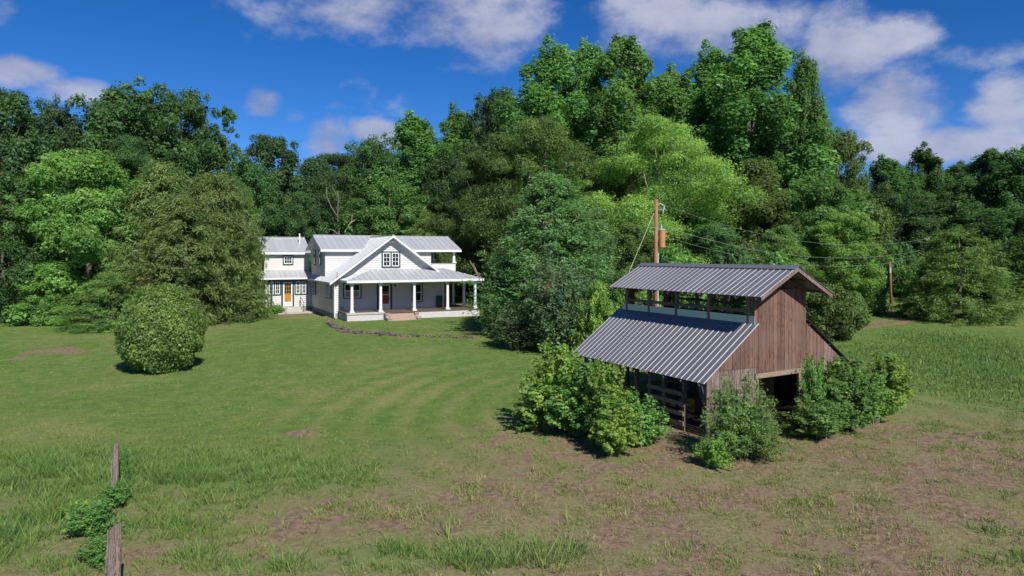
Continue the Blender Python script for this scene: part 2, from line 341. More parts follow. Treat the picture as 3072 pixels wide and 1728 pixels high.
def noise(t, sc, det=5, rough=.6, vec=None, scl=None):
    tcn = t.nodes.new('ShaderNodeTexCoord'); n = t.nodes.new('ShaderNodeTexNoise'); n.inputs['Scale'].default_value = sc; n.inputs['Detail'].default_value = det; n.inputs['Roughness'].default_value = rough
    if scl:
        mpn = t.nodes.new('ShaderNodeMapping'); mpn.inputs['Scale'].default_value = scl; t.links.new(tcn.outputs['Object'], mpn.inputs[0]); t.links.new(mpn.outputs[0], n.inputs['Vector'])
    else: t.links.new(tcn.outputs['Object'], n.inputs['Vector'])
    return n.outputs[0]
def mixn(t, f, a, b_):
    m = t.nodes.new('ShaderNodeMixRGB')
    for i, v in ((0, f), (1, a), (2, b_)):
        if isinstance(v, (int, float)): m.inputs[i].default_value = v
        elif isinstance(v, tuple): m.inputs[i].default_value = (*v, 1)
        else: t.links.new(v, m.inputs[i])
    return m.outputs[0]
fine = noise(t, 11, 5, .75); med = noise(t, 1.3, 6, .7); big = noise(t, .22, 4)
def thr(t, v, k, c): return math_node(t, 'ADD', math_node(t, 'MULTIPLY', math_node(t, 'SUBTRACT', v, c), k), .5, True)
lawn = mixn(t, thr(t, med, 4.5, .5), (.086, .160, .034), (.158, .224, .055))
lawn = mixn(t, math_node(t, 'MULTIPLY', thr(t, noise(t, 3.0, 4, .6), 6, .5), .5), lawn, (.072, .128, .030))
lawn = mixn(t, math_node(t, 'MULTIPLY', thr(t, fine, 5, .53), .5), lawn, (.060, .095, .025))
dryf = math_node(t, 'ADD', math_node(t, 'SUBTRACT', attr(t, 'dry'), .10), math_node(t, 'MULTIPLY', math_node(t, 'SUBTRACT', noise(t, 3.3, 7, .75), .5), 2.4), True)
lawn = mixn(t, math_node(t, 'MULTIPLY', dryf, .62), lawn, (.235, .215, .095))
lawn = mixn(t, math_node(t, 'MULTIPLY', attr(t, 'thatch'), .8), lawn, mixn(t, thr(t, noise(t, 6, 6, .75), 3.5, .5), (.130, .105, .056), (.290, .235, .135)))
lawn = mixn(t, math_node(t, 'MULTIPLY', attr(t, 'lush'), .6), lawn, (.112, .192, .046))
soil = mixn(t, thr(t, noise(t, 5, 8, .75), 4, .5), (.120, .078, .052), (.280, .205, .140))
df = math_node(t, 'ADD', attr(t, 'dirt'), math_node(t, 'ADD', math_node(t, 'MULTIPLY', math_node(t, 'SUBTRACT', noise(t, 2.6, 6, .7), .5), 1.7), math_node(t, 'MULTIPLY', math_node(t, 'SUBTRACT', noise(t, 12, 4, .7), .5), .9)))
df = math_node(t, 'MULTIPLY', math_node(t, 'MULTIPLY', math_node(t, 'SUBTRACT', df, .24), 3.0, True), math_node(t, 'MULTIPLY', attr(t, 'dirt'), 5, True))
t.links.new(mixn(t, df, lawn, soil), b.inputs['Base Color'])
bp = t.nodes.new('ShaderNodeBump'); bp.inputs['Strength'].default_value = .8; bp.inputs['Distance'].default_value = .06; t.links.new(fine, bp.inputs['Height']); t.links.new(bp.outputs[0], b.inputs['Normal'])
ground = link('lawn', np_mesh('lawn', np.stack([gx, gy, gzv], -1), quads, {'dirt': gd, 'lush': gl, 'dry': gr, 'thatch': (1 - sstep(18, 30, gy - .35 * np.clip(gx, -8, 14))) * (gy > 5)}, True), gm)
tag(ground, kind='structure')

# ------------------------------------------------------------------ farmhouse (x along the front, y to the back)
HZ = .9; SL = .74; APX = 5.15; APZ = 8.3
house = empty('farmhouse', (-15.65, 61.3, HZ), R(27), 'white two-storey clapboard farmhouse with metal roof and columned porch', 'house')
HB = lambda: MB(HZ)
class Wall:
    """a wall plane: origin, direction along it, outward normal; (u, z, out) -> point"""
    def __init__(s, o, ex, en): s.o = Vector((*o, 0)); s.ex = Vector((*ex, 0)); s.en = Vector((*en, 0))
    def p(s, u, z, out=0): q = s.o + s.ex * u + s.en * out; return (q.x, q.y, z)
    def box(s, mb, u0, u1, z0, z1, a, b):
        P = [s.p(u0, z0, b), s.p(u1, z0, b), s.p(u1, z0, a), s.p(u0, z0, a), s.p(u0, z1, b), s.p(u1, z1, b), s.p(u1, z1, a), s.p(u0, z1, a)]
        return mb.hexa(P)
def siding(wall, poly, name='wall', exposure=.20, mat='white', parent=house, thick=.12):
    mb = HB(); zs = [p[1] for p in poly]; z = min(zs)
    while z < max(zs) - 1e-4:
        q = clip(clip(poly, 1, z, True), 1, min(z + exposure, max(zs)), False)
        if len(q) >= 3:
            n = len(q); fr = [wall.p(u, zz, .045 * (1 - (zz - z) / exposure) - .035) for (u, zz) in q]; bk = [wall.p(u, zz, -thick) for (u, zz) in q]
            mb.add(fr + bk, [tuple(range(n)), tuple(reversed(range(n, 2 * n)))] + [(i, i + n, (i + 1) % n + n, (i + 1) % n) for i in range(n)])
        z += exposure
    return mb.build(name, M[mat], parent)
def window(wall, u0, u1, z0, z1, sashes=2, cols=2, rows=3, glassmat='glass', name='window', parent=house, hung=False, trim=.11, lower=None):
    f = HB()                                             # green casing, the part itself
    wall.box(f, u0, u0 + trim, z0, z1, 0, .075); wall.box(f, u1 - trim, u1, z0, z1, 0, .075)
    wall.box(f, u0 + trim, u1 - trim, z1 - trim, z1, 0, .073); wall.box(f, u0 + trim, u1 - trim, z0, z0 + trim * .8, 0, .09)
    iu0, iu1, iz0, iz1 = u0 + trim, u1 - trim, z0 + trim * .8, z1 - trim
    if sashes == 2 and not hung:
        mid = (iu0 + iu1) / 2; wall.box(f, mid - .07, mid + .07, iz0, iz1, 0, .071)
        spans = [(iu0, mid - .07), (mid + .07, iu1)]
    else:
        w = (iu1 - iu0) / sashes; spans = [(iu0 + k * w, iu0 + (k + 1) * w) for k in range(sashes)]
    win = f.build(name, M['green'], parent)
    s = HB(); g = HB(); g2 = HB()
    for (a, b_) in spans:
        e = .075
        wall.box(s, a, a + e, iz0, iz1, 0, .062); wall.box(s, b_ - e, b_, iz0, iz1, 0, .062)
        wall.box(s, a + e, b_ - e, iz0, iz0 + e, 0, .06); wall.box(s, a + e, b_ - e, iz1 - e, iz1, 0, .06)
        ga, gb, gc, gd_ = a + e, b_ - e, iz0 + e, iz1 - e
        if hung:
            zm = (gc + gd_) / 2; wall.box(s, ga, gb, zm - .035, zm + .035, 0, .058)
            wall.box(g, ga, gb, zm + .035, gd_, 0, .034); wall.box(g2 if lower else g, ga, gb, gc, zm - .035, 0, .036)
        else:
            wall.box(g, ga, gb, gc, gd_, 0, .032)
            for k in range(1, cols): x = ga + (gb - ga) * k / cols; wall.box(s, x - .016, x + .016, gc, gd_, .03, .05)
            for k in range(1, rows): z = gc + (gd_ - gc) * k / rows; wall.box(s, ga, gb, z - .016, z + .016, .03, .052)
    s.build('sash', M['trimwhite'], win); g.build('glass', M[glassmat], win)
    if g2.v: g2.build('curtain', M[lower], win)
    return win
def panels(parent, poly, down, width, th=.03, mat='metalroof', seam=(.03, .045), x_off=0.0, zo=HZ, ribs=None, name='roof_panel'):
    """splits a planar roof slope into sheet panels running down the slope, each its own object with its standing seam"""
    P = [Vector(p) for p in poly]; s = Vector(down).normalized(); o = P[0]
    nrm = (P[1] - P[0]).cross(P[2] - P[1]).normalized()
    if nrm.z < 0: nrm = -nrm
    e = s.cross(nrm).normalized()
    q = [((p - o).dot(e), (p - o).dot(s)) for p in P]
    lo = min(a for a, _ in q); hi = max(a for a, _ in q)
    x = lo + x_off - (width if x_off else 0)
    while x < hi - .01:
        a, b_ = max(x, lo), min(x + width, hi); c = clip(clip(q, 0, a, True), 0, b_, False)
        if len(c) >= 3 and b_ - a > .02:
            mb = MB(zo); pts = [o + e * u + s * v for u, v in c]
            nn = (pts[1] - pts[0]).cross(pts[2] - pts[1])
            if nn.dot(nrm) < 0: pts.reverse()
            mb.prism(pts, nrm * th)
            def yr(xx):
                ys_ = []
                for i in range(len(q)):
                    (x1, y1), (x2, y2) = q[i], q[(i + 1) % len(q)]
                    if abs(x2 - x1) > 1e-6 and min(x1, x2) - 1e-6 <= xx <= max(x1, x2) + 1e-6: ys_.append(y1 + (y2 - y1) * (xx - x1) / (x2 - x1))
                return (min(ys_), max(ys_)) if len(ys_) > 1 else None
            rl = ribs or [0.0]
            for r in rl:
                xx = x + r
                if xx < lo + .005 or xx > hi - .005 or not (a - 1e-4 <= xx <= b_): continue
                y_ = yr(xx)
                if not y_ or y_[1] - y_[0] < .1: continue
                w, h = seam; c0 = o + e * xx + s * y_[0]; c1 = o + e * xx + s * y_[1]
                k = .42 if ribs else .9
                mb.hexa([c0 - e * w / 2, c0 + e * w / 2, c1 + e * w / 2, c1 - e * w / 2, c0 - e * w / 2 * k + nrm * h, c0 + e * w / 2 * k + nrm * h, c1 + e * w / 2 * k + nrm * h, c1 - e * w / 2 * k + nrm * h])
            mb.build(name, M[mat], parent)
        x += width
front = Wall((0, 0), (1, 0), (0, -1)); left = Wall((0, 10.1), (0, -1), (-1, 0)); rightw = Wall((10.3, 0), (0, 1), (1, 0))
zroof = lambda a: APZ - SL * abs(a - APX)
# main block walls
siding(front, [(0, 1.35), (10.3, 1.35), (10.3, 4.42), (0, 4.42)])
siding(front, [(0, 4.42), (10.3, 4.42), (APX, 8.12)], 'gable_wall')
siding(left, [(0, 1.35), (10.1, 1.35), (10.1, 4.35), (0, 4.35)])
siding(rightw, [(0, 1.35), (10.1, 1.35), (10.1, 4.35), (0, 4.35)])
HB().box(.03, 10.27, 10.0, 10.1, 1.35, 4.35).build('rear_wall', M['white'], house)
fd = HB().box(.04, 10.2, .04, 10.1, .6, 1.35); fd.box(-4.3, .04, 10.14, 17.4, .6, 1.35); fd.build('foundation', M['foundation'], house)
for x0 in (-.035, 10.2): HB().box(x0, x0 + .135, -.035, .1, 1.35, 4.3).build('corner_board', M['trimwhite'], house)
# main gable roof
rd = HB()
for sgn, a1 in ((-1, -.5), (1, 10.8)):
    z1 = zroof(a1) - .10; P = [(APX, -.75, APZ - .10), (a1, -.75, z1), (a1, 10.3, z1), (APX, 10.3, APZ - .10)]
    if sgn > 0: P.reverse()
    rd.prism(P, (0, 0, .05))
roof_main = rd.build('roof', M['trimwhite'], house)
lpoly = [(APX, -.77, APZ), (APX, 10.3, APZ), (-.52, 10.3, zroof(-.52)), (-.52, -.77, zroof(-.52))]
rpoly = [(APX, -.77, APZ), (APX, 10.3, APZ), (10.82, 10.3, zroof(10.82)), (10.82, -.77, zroof(10.82))]
panels(roof_main, lpoly, (-1, 0, -SL), .42, seam=(.03, .04)); panels(roof_main, rpoly, (1, 0, -SL), .42, seam=(.03, .04))
MB(HZ).beam((APX, -.79, APZ + .01), (APX, 10.3, APZ + .01), .24, .05).build('ridge_cap', M['metalroof'], roof_main)
rk = HB()
for a1 in (-.55, 10.85):
    for yy in (-.78,):
        p, q = Vector((APX, yy, APZ - .13)), Vector((a1, yy, zroof(a1) - .13)); rk.hexa([p + Vector((0, -.02, -.08)), q + Vector((0, -.02, -.08)), q + Vector((0, .02, -.08)), p + Vector((0, .02, -.08)), p + Vector((0, -.02, .10)), q + Vector((0, -.02, .10)), q + Vector((0, .02, .10)), p + Vector((0, .02, .10))])
rk.build('barge_board', M['trimwhite'], house)
br = HB()
for dx in (-.16, 0, .16): br.beam((APX + dx, .0, 7.62 - abs(dx) * .5), (APX + dx * 1.6, -.4, 7.72), .05, .07)
br.build('gable_bracket', M['trimwhite'], house)
# cross block, ridge along the front direction
CR = 8.42; CE = 7.05; nf, nb, nr = 3.7, 10.1, 6.9
wl = Wall((0, nf), (1, 0), (0, -1)); wside = Wall((0, nb), (0, -1), (-1, 0))
siding(wl, [(0, 4.2), (10.4, 4.2), (10.4, CE), (0, CE)], 'upper_wall')
siding(wside, [(0, 4.35), (nb - nf, 4.35), (nb - nf, CE), ((nb - nf) / 2, CR - .15), (0, CE)], 'upper_side_wall')
wr = Wall((10.4, nf), (0, 1), (1, 0)); siding(wr, [(0, 4.35), (nb - nf, 4.35), (nb - nf, CE), ((nb - nf) / 2, CR - .15), (0, CE)], 'upper_side_wall')
HB().box(.05, 10.35, nb - .12, nb - .01, 4.35, CE).build('rear_wall', M['white'], house)
def gable_roof(a0, a1, ne, nr_, nbk, ze, zr, seamw=.55, name='roof'):
    mb = HB(); sl = (zr - ze) / (nr_ - ne)
    mb.prism([(a0, ne, ze - .06), (a1, ne, ze - .06), (a1, nr_, zr - .06), (a0, nr_, zr - .06)], (0, 0, .05))
    mb.prism([(a1, nbk, ze - .06), (a0, nbk, ze - .06), (a0, nr_, zr - .06), (a1, nr_, zr - .06)], (0, 0, .05))
    r = mb.build(name, M['trimwhite'], house)
    panels(r, [(a0, ne, ze), (a1, ne, ze), (a1, nr_, zr), (a0, nr_, zr)], (0, -(nr_ - ne), ze - zr), seamw)
    panels(r, [(a1, nbk, ze), (a0, nbk, ze), (a0, nr_, zr), (a1, nr_, zr)], (0, nbk - nr_, ze - zr), seamw)
    MB(HZ).beam((a0, nr_, zr + .012), (a1, nr_, zr + .012), .26, .05).build('ridge_cap', M['metalroof'], r)
    fb = HB(); fb.box(a0, a1, ne - .03, ne + .0, ze - .24, ze - .035)
    for aa in (a0, a1 - .03):
        for n0, n1 in ((ne, nr_), (nbk, nr_)):
            p, q = Vector((aa, n0, ze - .05)), Vector((aa, n1, zr - .05)); k = Vector((.03, 0, 0)); dz = Vector((0, 0, .19))
            fb.hexa([p - dz, p - dz + k, q - dz + k, q - dz, p, p + k, q + k, q])
    fb.build('fascia', M['trimwhite'], house)
    return r
gable_roof(-.5, 13.5, nf - .42, nr, nb + .42, CE, CR)
# balcony at the right end over the side porch
bl = HB(); bl.box(10.4, 13.05, nf + .02, nf + .12, 4.6, 5.62); bl.box(12.95, 13.05, nf + .12, nb, 4.6, 5.62); bl.box(10.4, 13.05, nf + .1, nb, 4.55, 4.62)
bl.build('balcony_parapet', M['white'], house)
HB().box(10.42, 13.1, nf - .02, nf + .16, 5.62, 5.68).build('parapet_cap', M['foundation'], house)
HB().box(10.42, 12.3, 8.6, 8.72, 5.0, 7.0).build('balcony_back_wall', M['white'], house)
def column(x, y, z0, z1, r=.16, name='porch_column'):
    mb = HB(); mb.box(x - r * 1.35, x + r * 1.35, y - r * 1.35, y + r * 1.35, z0, z0 + .1); mb.tube([(x, y, z0 + .1), (x, y, z0 + .16), (x, y, z0 + .2), (x, y, z1 - .22), (x, y, z1 - .18), (x, y, z1 - .1)], [r * 1.2, r * 1.2, r, r * .84, r * 1.12, r * 1.12], 14, False)
    mb.box(x - r * 1.3, x + r * 1.3, y - r * 1.3, y + r * 1.3, z1 - .1, z1); mb.build(name, M['trimwhite'], house)
column(12.9, nf + .1, 5.68, 6.85, .14, 'balcony_column'); column(12.9, nb - .3, 5.62, 6.85, .14, 'balcony_column')
# left rear wing
AW = -4.38
wu = Wall((0, 11.3), (-1, 0), (0, -1)); wu2 = Wall((AW, 11.3), (1, 0), (0, -1))
siding(wu2, [(0, 4.4), (-AW, 4.4), (-AW, 6.72), (0, 6.72)], 'wing_upper_wall')
wls = Wall((AW, 17.5), (0, -1), (-1, 0)); siding(wls, [(0, 4.4), (6.2, 4.4), (6.2, 6.72), (3.1, 8.2), (0, 6.72)], 'wing_side_wall')
gable_roof(AW - .35, .1, 10.9, 14.4, 17.9, 6.80, 8.36, .55)
wf = Wall((AW, 10.1), (1, 0), (0, -1)); siding(wf, [(0, 1.35), (-AW, 1.35), (-AW, 4.15), (0, 4.15)], 'sunroom_wall')
wls2 = Wall((AW, 17.4), (0, -1), (-1, 0)); siding(wls2, [(0, 1.35), (7.3, 1.35), (7.3, 4.15), (0, 4.15)], 'sunroom_side_wall')
HB().box(AW - .05, AW + .09, 10.05, 10.19, 1.35, 4.15).build('corner_board', M['trimwhite'], house)
# sunroom skirt roof with a hip at the outer corner
sr = HB(); sr.box(AW - .62, .0, 9.55, 10.1, 4.10, 4.15); sr.box(AW - .62, AW, 10.1, 17.4, 4.10, 4.15); sroof = sr.build('sunroom_roof', M['trimwhite'], house)
hz0, hz1 = 4.28, 4.92
panels(sroof, [(AW - .65, 9.5, hz0), (-.0, 9.5, hz0), (-.0, 11.3, hz1), (AW + .05, 11.3, hz1)], (0, -1.8, hz0 - hz1), .5)
panels(sroof, [(AW - .65, 17.4, hz0), (AW - .65, 9.5, hz0), (AW + .05, 11.3, hz1), (AW + .05, 17.4, hz1)], (-1, 0, -(hz1 - hz0) / .7), .5)
fb = HB(); fb.box(AW - .66, .0, 9.46, 9.5, 4.10, 4.26); fb.box(AW - .69, AW - .65, 9.46, 17.4, 4.10, 4.26); fb.build('fascia', M['trimwhite'], house)
HB().box(AW + .1, -.1, 10.0, 10.09, 4.0, 4.12).build('sunroom_lintel', M['green'], house)
HB().box(AW + .42, AW + .56, 9.6, 9.74, 1.2, 4.12).build('green_post', M['green'], house)
# porch roof: front skirt with hips, wrapping to the right side
PT, PE = 5.22, 4.32
pr = HB(); pr.box(.5, 13.0, -2.98, -.0, 4.16, 4.22); pr.box(10.4, 13.0, .0, 7.0, 4.16, 4.22); proof = pr.build('porch_roof', M['trimwhite'], house)
panels(proof, [(.42, -3.05, PE), (13.08, -3.05, PE), (10.3, -.02, PT), (3.4, -.02, PT)], (0, -3.05, PE - PT), .5)
panels(proof, [(.42, -.02, PE), (.42, -3.05, PE), (3.4, -.02, PT)], (-1, 0, -(PT - PE) / 2.98), .5)
panels(proof, [(13.08, -3.05, PE), (13.08, 7.0, PE), (10.42, 7.0, PT), (10.42, -.02, PT)], (1, 0, -(PT - PE) / 2.72), .5)
fb = HB(); fb.box(.40, 13.1, -3.09, -3.05, 4.12, 4.31); fb.box(13.08, 13.12, -3.05, 7.0, 4.12, 4.31); fb.box(.38, .42, -3.05, -.05, 4.12, 4.31); fb.build('fascia', M['trimwhite'], house)
MB(HZ).box(.7, 12.55, -2.72, -2.5, 4.02, 4.16).build('porch_beam', M['trimwhite'], house)
MB(HZ).box(12.3, 12.52, -2.5, 6.4, 4.02, 4.16).build('porch_beam', M['trimwhite'], house)
for (x, y) in ((.92, -2.6), (3.43, -2.6), (6.49, -2.6), (9.66, -2.6), (12.4, -2.6), (12.4, .05), (12.4, 2.8), (12.4, 5.9)): column(x, y, 1.56, 4.02, .14)
# porch deck, base wall and steps
dk = HB(); dk.box(.3, 12.75, -2.92, -.03, 1.46, 1.55); dk.box(10.32, 12.75, -.03, 6.5, 1.46, 1.55); dk.build('porch_deck', M['deck'], house)
pw = HB(); pw.box(.42, 3.62, -2.98, -2.72, .5, 1.42); pw.box(.42, .66, -2.72, 0, .5, 1.42); pw.build('porch_base_wall', M['paleblock'], house)
pc = HB(); pc.box(.36, 3.66, -3.05, -2.7, 1.425, 1.57); pc.build('wall_cap', M['concrete'], house)
pw = HB(); pw.box(6.6, 12.7, -2.88, -2.6, .5, 1.46); pw.box(12.4, 12.7, -2.6, 6.4, .5, 1.46); pw.box(3.62, 6.6, -2.7, -2.55, .5, 1.46); pw.build('porch_base_wall', M['paleblock'], house)
for k in range(4):
    z1 = 1.40 - k * .17; HB().box(3.95, 6.28, -2.94 - (k + 1) * .33, -2.94 - k * .33 + (.0), .5, z1).build('step', M['brickstep'], house)
for x0 in (3.62, 6.29):
    ck = HB(); ck.box(x0, x0 + .32, -3.45, -2.99, .5, 1.36); ck.box(x0, x0 + .32, -4.1, -3.45, .5, 1.02); ck.build('stair_cheek', M['foundation'], house)
    ck = HB(); ck.box(x0 - .05, x0 + .37, -3.52, -3.06, 1.36, 1.46); ck.box(x0 - .05, x0 + .37, -4.16, -3.535, 1.02, 1.12); ck.build('cheek_cap', M['brickstep'], house)
# windows and doors
window(front, .78, 2.42, 2.62, 4.05, 2, hung=True, lower='curtain'); window(front, 7.15, 8.19, 2.12, 3.95, 1, hung=True)
window(front, 4.27, 6.03, 5.36, 6.84, 2, 2, 3, trim=.13)
ul = lambda n: 10.1 - n
window(left, ul(9.9), ul(7.75), 2.58, 4.1, 2, 2, 3); window(left, ul(3.0), ul(1.15), 2.58, 4.1, 2, 2, 3)
window(wside, ul(9.0), ul(8.0), 5.5, 7.0, 1, hung=True); window(wside, ul(6.5), ul(5.5), 5.5, 7.0, 1, hung=True)
window(wu2, -2.61 - AW, -1.57 - AW, 5.52, 6.48, 1, 3, 2)
window(wf, .16, -2.95 - AW, 2.55, 3.98, 2, 2, 3); window(wf, -1.65 - AW, -.42 - AW, 2.55, 3.98, 2, 2, 3)
for k in range(3): window(wls2, 1.2 + k * 2.0, 2.9 + k * 2.0, 2.45, 3.95, 2, 1, 1)
def door(wall, u0, u1, z0, z1, name, leafmat, style):
    f = HB(); wall.box(f, u0, u0 + .17, z0, z1, 0, .075); wall.box(f, u1 - .17, u1, z0, z1, 0, .075); wall.box(f, u0 + .17, u1 - .17, z1 - .15, z1, 0, .073)
    d = f.build(name, M['green'], house); a, b_ = u0 + .17, u1 - .17; top = z1 - .15
    s = HB(); e = .12; wall.box(s, a, a + e, z0, top, 0, .06); wall.box(s, b_ - e, b_, z0, top, 0, .06); wall.box(s, a + e, b_ - e, top - e, top, 0, .058); wall.box(s, a + e, b_ - e, z0, z0 + (.42 if style else .5), 0, .058)
    if not style: wall.box(s, a + e, b_ - e, 2.86, 2.92, 0, .058)
    s.build('storm_door', M['trimwhite'], d)
    pz = z0 + (.42 if style else .5); pt = top - e; l = HB(); a += e; b_ -= e
    mid = pz + (pt - pz) * (.44 if style else .5)
    wall.box(l, a, b_, pz, mid, 0, .036)
    if style:
        p, q = wall.p(a + .05, pz + .05, .045), wall.p(b_ - .05, mid - .05, .045); l.beam(p, q, .02, .09); wall.box(l, a, b_, mid - .04, mid + .03, .03, .05)
        for k in range(1, 3): x = a + (b_ - a) * k / 3; wall.box(l, x - .02, x + .02, mid, pt, .02, .046)
        for k in range(1, 3): z = mid + (pt - mid) * k / 3; wall.box(l, a, b_, z - .02, z + .02, .02, .048)
        g = HB(); wall.box(g, a, b_, mid, pt, 0, .03)
    else:
        wall.box(l, a, b_, mid, mid + .3, 0, .036); g = HB(); wall.box(g, a, b_, mid + .3, pt, 0, .03)
    l.build('door_leaf', M[leafmat], d); g.build('glass', M['glass'], d)
    h = HB(); wall.box(h, b_ + .03, b_ + .07, z0 + .95, z0 + 1.1, .06, .11); h.build('handle', M['iron'], d)
door(front, 3.84, 5.24, 1.56, 3.98, 'front_door', 'reddoor', 0); door(wf, -2.93 - AW, -1.7 - AW, 1.42, 3.96, 'side_door', 'yellowdoor', 1)
mb = HB(); front.box(mb, 9.5, 10.1, 1.58, 2.66, .05, .22); mb.build('green_panel_box', M['green'], house)
mb = HB(); mb.tube([(.02, -.12, 1.0), (.02, -.12, 4.2)], .05, 8); mb.build('downspout', M['trimwhite'], house)
mb = HB(); mb.tube([(.12, -.62, 4.1), (.12, -.62, 5.0)], .025, 6); mb.build('service_mast', M['iron'], house)
mb = HB(); front.box(mb, .55, .75, 1.6, 1.95, .03, .16); mb.build('meter_box', M['foundation'], house)
mb = HB(); mb.tube([(5.5, -.1, 3.75), (5.5, -.18, 3.75), (5.5, -.2, 3.65)], .07, 8); mb.build('porch_lamp', M['iron'], house)
mb = HB(); mb.tube([(-.65, 13.0, 7.0), (-.65, 13.0, 8.75)], .07, 8); mb.build('vent_pipe', M['trimwhite'], house)
st = HB(); st.box(-3.0, -1.1, 8.95, 10.05, .5, 1.38); st.box(-2.9, -1.2, 8.45, 8.95, .5, 1.15); st.build('side_step', M['concrete'], house)
HB().box(-3.7, -.2, 6.9, 8.9, .5, .98).build('concrete_slab', M['concrete'], house)
hr = HB()
hr.tube([(-1.15, 9.7, 1.38), (-1.15, 9.7, 2.35), (-1.15, 7.9, 1.85), (-1.15, 7.9, .95)], .03, 6); hr.tube([(-1.15, 9.7, 1.9), (-1.15, 7.9, 1.4)], .022, 6); hr.build('handrail', M['iron'], house)

# ------------------------------------------------------------------ barn (x along the gable, y along the ridge)
barn = empty('barn', (6.89, 24.64, 0), R(28), 'weathered brown wooden barn with raised centre roof and ribbed metal sheets', 'barn')
BW, BL = 7.45, 7.75; XL, XR = 2.33, 5.12; ZE, ZC = 2.27, 3.98; sl = (ZC - ZE) / XL
UA, US = 6.08, .55
low = lambda x: ZE + sl * min(x, BW - x) - .07
def top_g(x): return 5.2 if XL <= x <= XR else low(x)
DX0, DX1, DZ = 2.44, 4.82, 1.95
SEAM = 2.33
gw = MB(); gw.box(.1, BW - .1, .06, .12, 2.2, 2.32); gw.box(XL + .05, XR - .05, .06, .12, 3.6, 3.72); gw.box(.02, .14, .06, .18, 0, low(.1) - .05); gw.box(BW - .14, BW - .02, .06, .18, 0, low(.1) - .05)
gw.box(DX1 - .02, DX1 + .1, .05, .17, 0, 5.1); gw.box(DX0 - .1, DX0 + .02, .05, .17, 0, 5.0); gable = gw.build('gable_wall', M['beam'], barn)
def plank(parent, x0, x1, y, zb0, zb1, zt0, zt1, mat, th=.035, name='plank', dy=0):
    y -= dy
    MB().hexa([(x0, y, zb0), (x1, y, zb1), (x1, y + th, zb1), (x0, y + th, zb0), (x0, y, zt0), (x1, y, zt1), (x1, y + th, zt1), (x0, y + th, zt0)]).build(name, M[mat], parent)
random.seed(3)
edges = sorted(set([round(v, 3) for v in list(np.arange(0, XL, .205)) + list(np.linspace(XL, XR, 15)) + list(np.arange(XR + .2, BW, .205)) + [BW, DX0, DX1]]))
edges = [e for i, e in enumerate(edges) if i == 0 or e - edges[i - 1] > .06 or e in (DX0, DX1)]
for x0, x1 in zip(edges[:-1], edges[1:]):
    if x1 - x0 < .03: continue
    g = .006; a, b_ = x0 + g, x1 - g
    if XL - .001 <= x0 and x1 <= XR + .001: t0, t1 = 5.2, 5.2
    else: t0, t1 = low(a), low(b_)
    dy = random.uniform(0, .012)
    overdoor = DX0 - .01 <= x0 and x1 <= DX1 + .01
    zl = DZ + .17 if overdoor else SEAM + .012
    if min(t0, t1) > zl + .05: plank(gable, a, b_, 0, zl, zl, t0, t1, 'barnwood' if x0 < 6.0 else 'barngrey', dy=dy)
    if not overdoor:
        zt = min(SEAM, t0, t1); zb = random.uniform(.02, .14)
        plank(gable, a, b_, .012, zb, zb + random.uniform(-.03, .05), min(SEAM, t0), min(SEAM, t1), 'barngrey', dy=dy)
lt = MB(); lt.hexa([(DX0 - .1, -.06, DZ - .02), (DX1 + .08, -.06, DZ + .02), (DX1 + .08, -.016, DZ + .02), (DX0 - .1, -.016, DZ - .02), (DX0 - .1, -.06, DZ + .155), (DX1 + .08, -.06, DZ + .19), (DX1 + .08, -.016, DZ + .19), (DX0 - .1, -.016, DZ + .155)]); lt.build('door_lintel', M['rail'], barn)
MB().box(DX1 - .13, DX1 - .02, -.03, .05, 0, DZ).build('door_jamb', M['beam'], barn); MB().box(DX0 + .02, DX0 + .1, -.02, .05, 0, DZ).build('door_jamb', M['beam'], barn)
# far gable: boarded middle and right bays, upper part with an opening between angled braces
fg = MB(); fg.box(XL, XR, BL - .16, BL - .06, 2.2, 2.32); farg = fg.build('far_gable_wall', M['beam'], barn)
for x0 in np.arange(XL, BW - .02, .25):
    x1 = min(x0 + .243, BW); hi = min(top_g(x0 + .01), 5.2 if x1 <= XR else low(x1)); hi2 = low(x1) if x0 > XR else hi
    mid = (x0 + x1) / 2
    if XL + .5 < mid < XR - .45:
        zt = 3.85; plank(farg, x0, x1, BL - .05, 2.3, 2.3, zt, zt, 'barngrey')
        tz = 5.0 - max(0, .38 - min(mid - XL - .5, XR - .45 - mid)) * .9; plank(farg, x0, x1, BL - .05, tz, tz, 5.2, 5.2, 'barnwood')
    else: plank(farg, x0, x1, BL - .05, .03 if mid > XR - .2 else 2.3, .03 if mid > XR - .2 else 2.3, low(x0) if x0 > XR else hi, hi2, 'barnwood' if mid < XR else 'barngrey')
# side walls
ls = MB(); ls.box(.02, .1, 4.9, BL, 2.0, 2.12); lsw = ls.build('side_wall', M['beam'], barn)
def side_planks(parent, x, y0, y1, zt, mat):
    for yy in np.arange(y0, y1 - .02, .21):
        MB().box(x, x + .035, yy, min(yy + .203, y1), random.uniform(.02, .1), zt).build('plank', M[mat], parent)
side_planks(lsw, -.03, 4.75, BL - .05, 2.16, 'barngrey')
rs = MB(); rs.box(BW - .16, BW - .04, 0.2, BL, 1.9, 2.0); rsw = rs.build('side_wall', M['beam'], barn); side_planks(rsw, BW - .03, .06, BL - .06, 2.14, 'barngrey')
pt = MB(); pt.box(XL + .1, XL + .18, .3, 3.6, 2.0, 2.1); ptw = pt.build('partition_wall', M['beam'], barn); side_planks(ptw, XL + .05, .3, 3.2, 3.0, 'barnwood')
side_planks(ptw, XR - .08, 1.5, BL - .1, 2.6, 'barngrey')
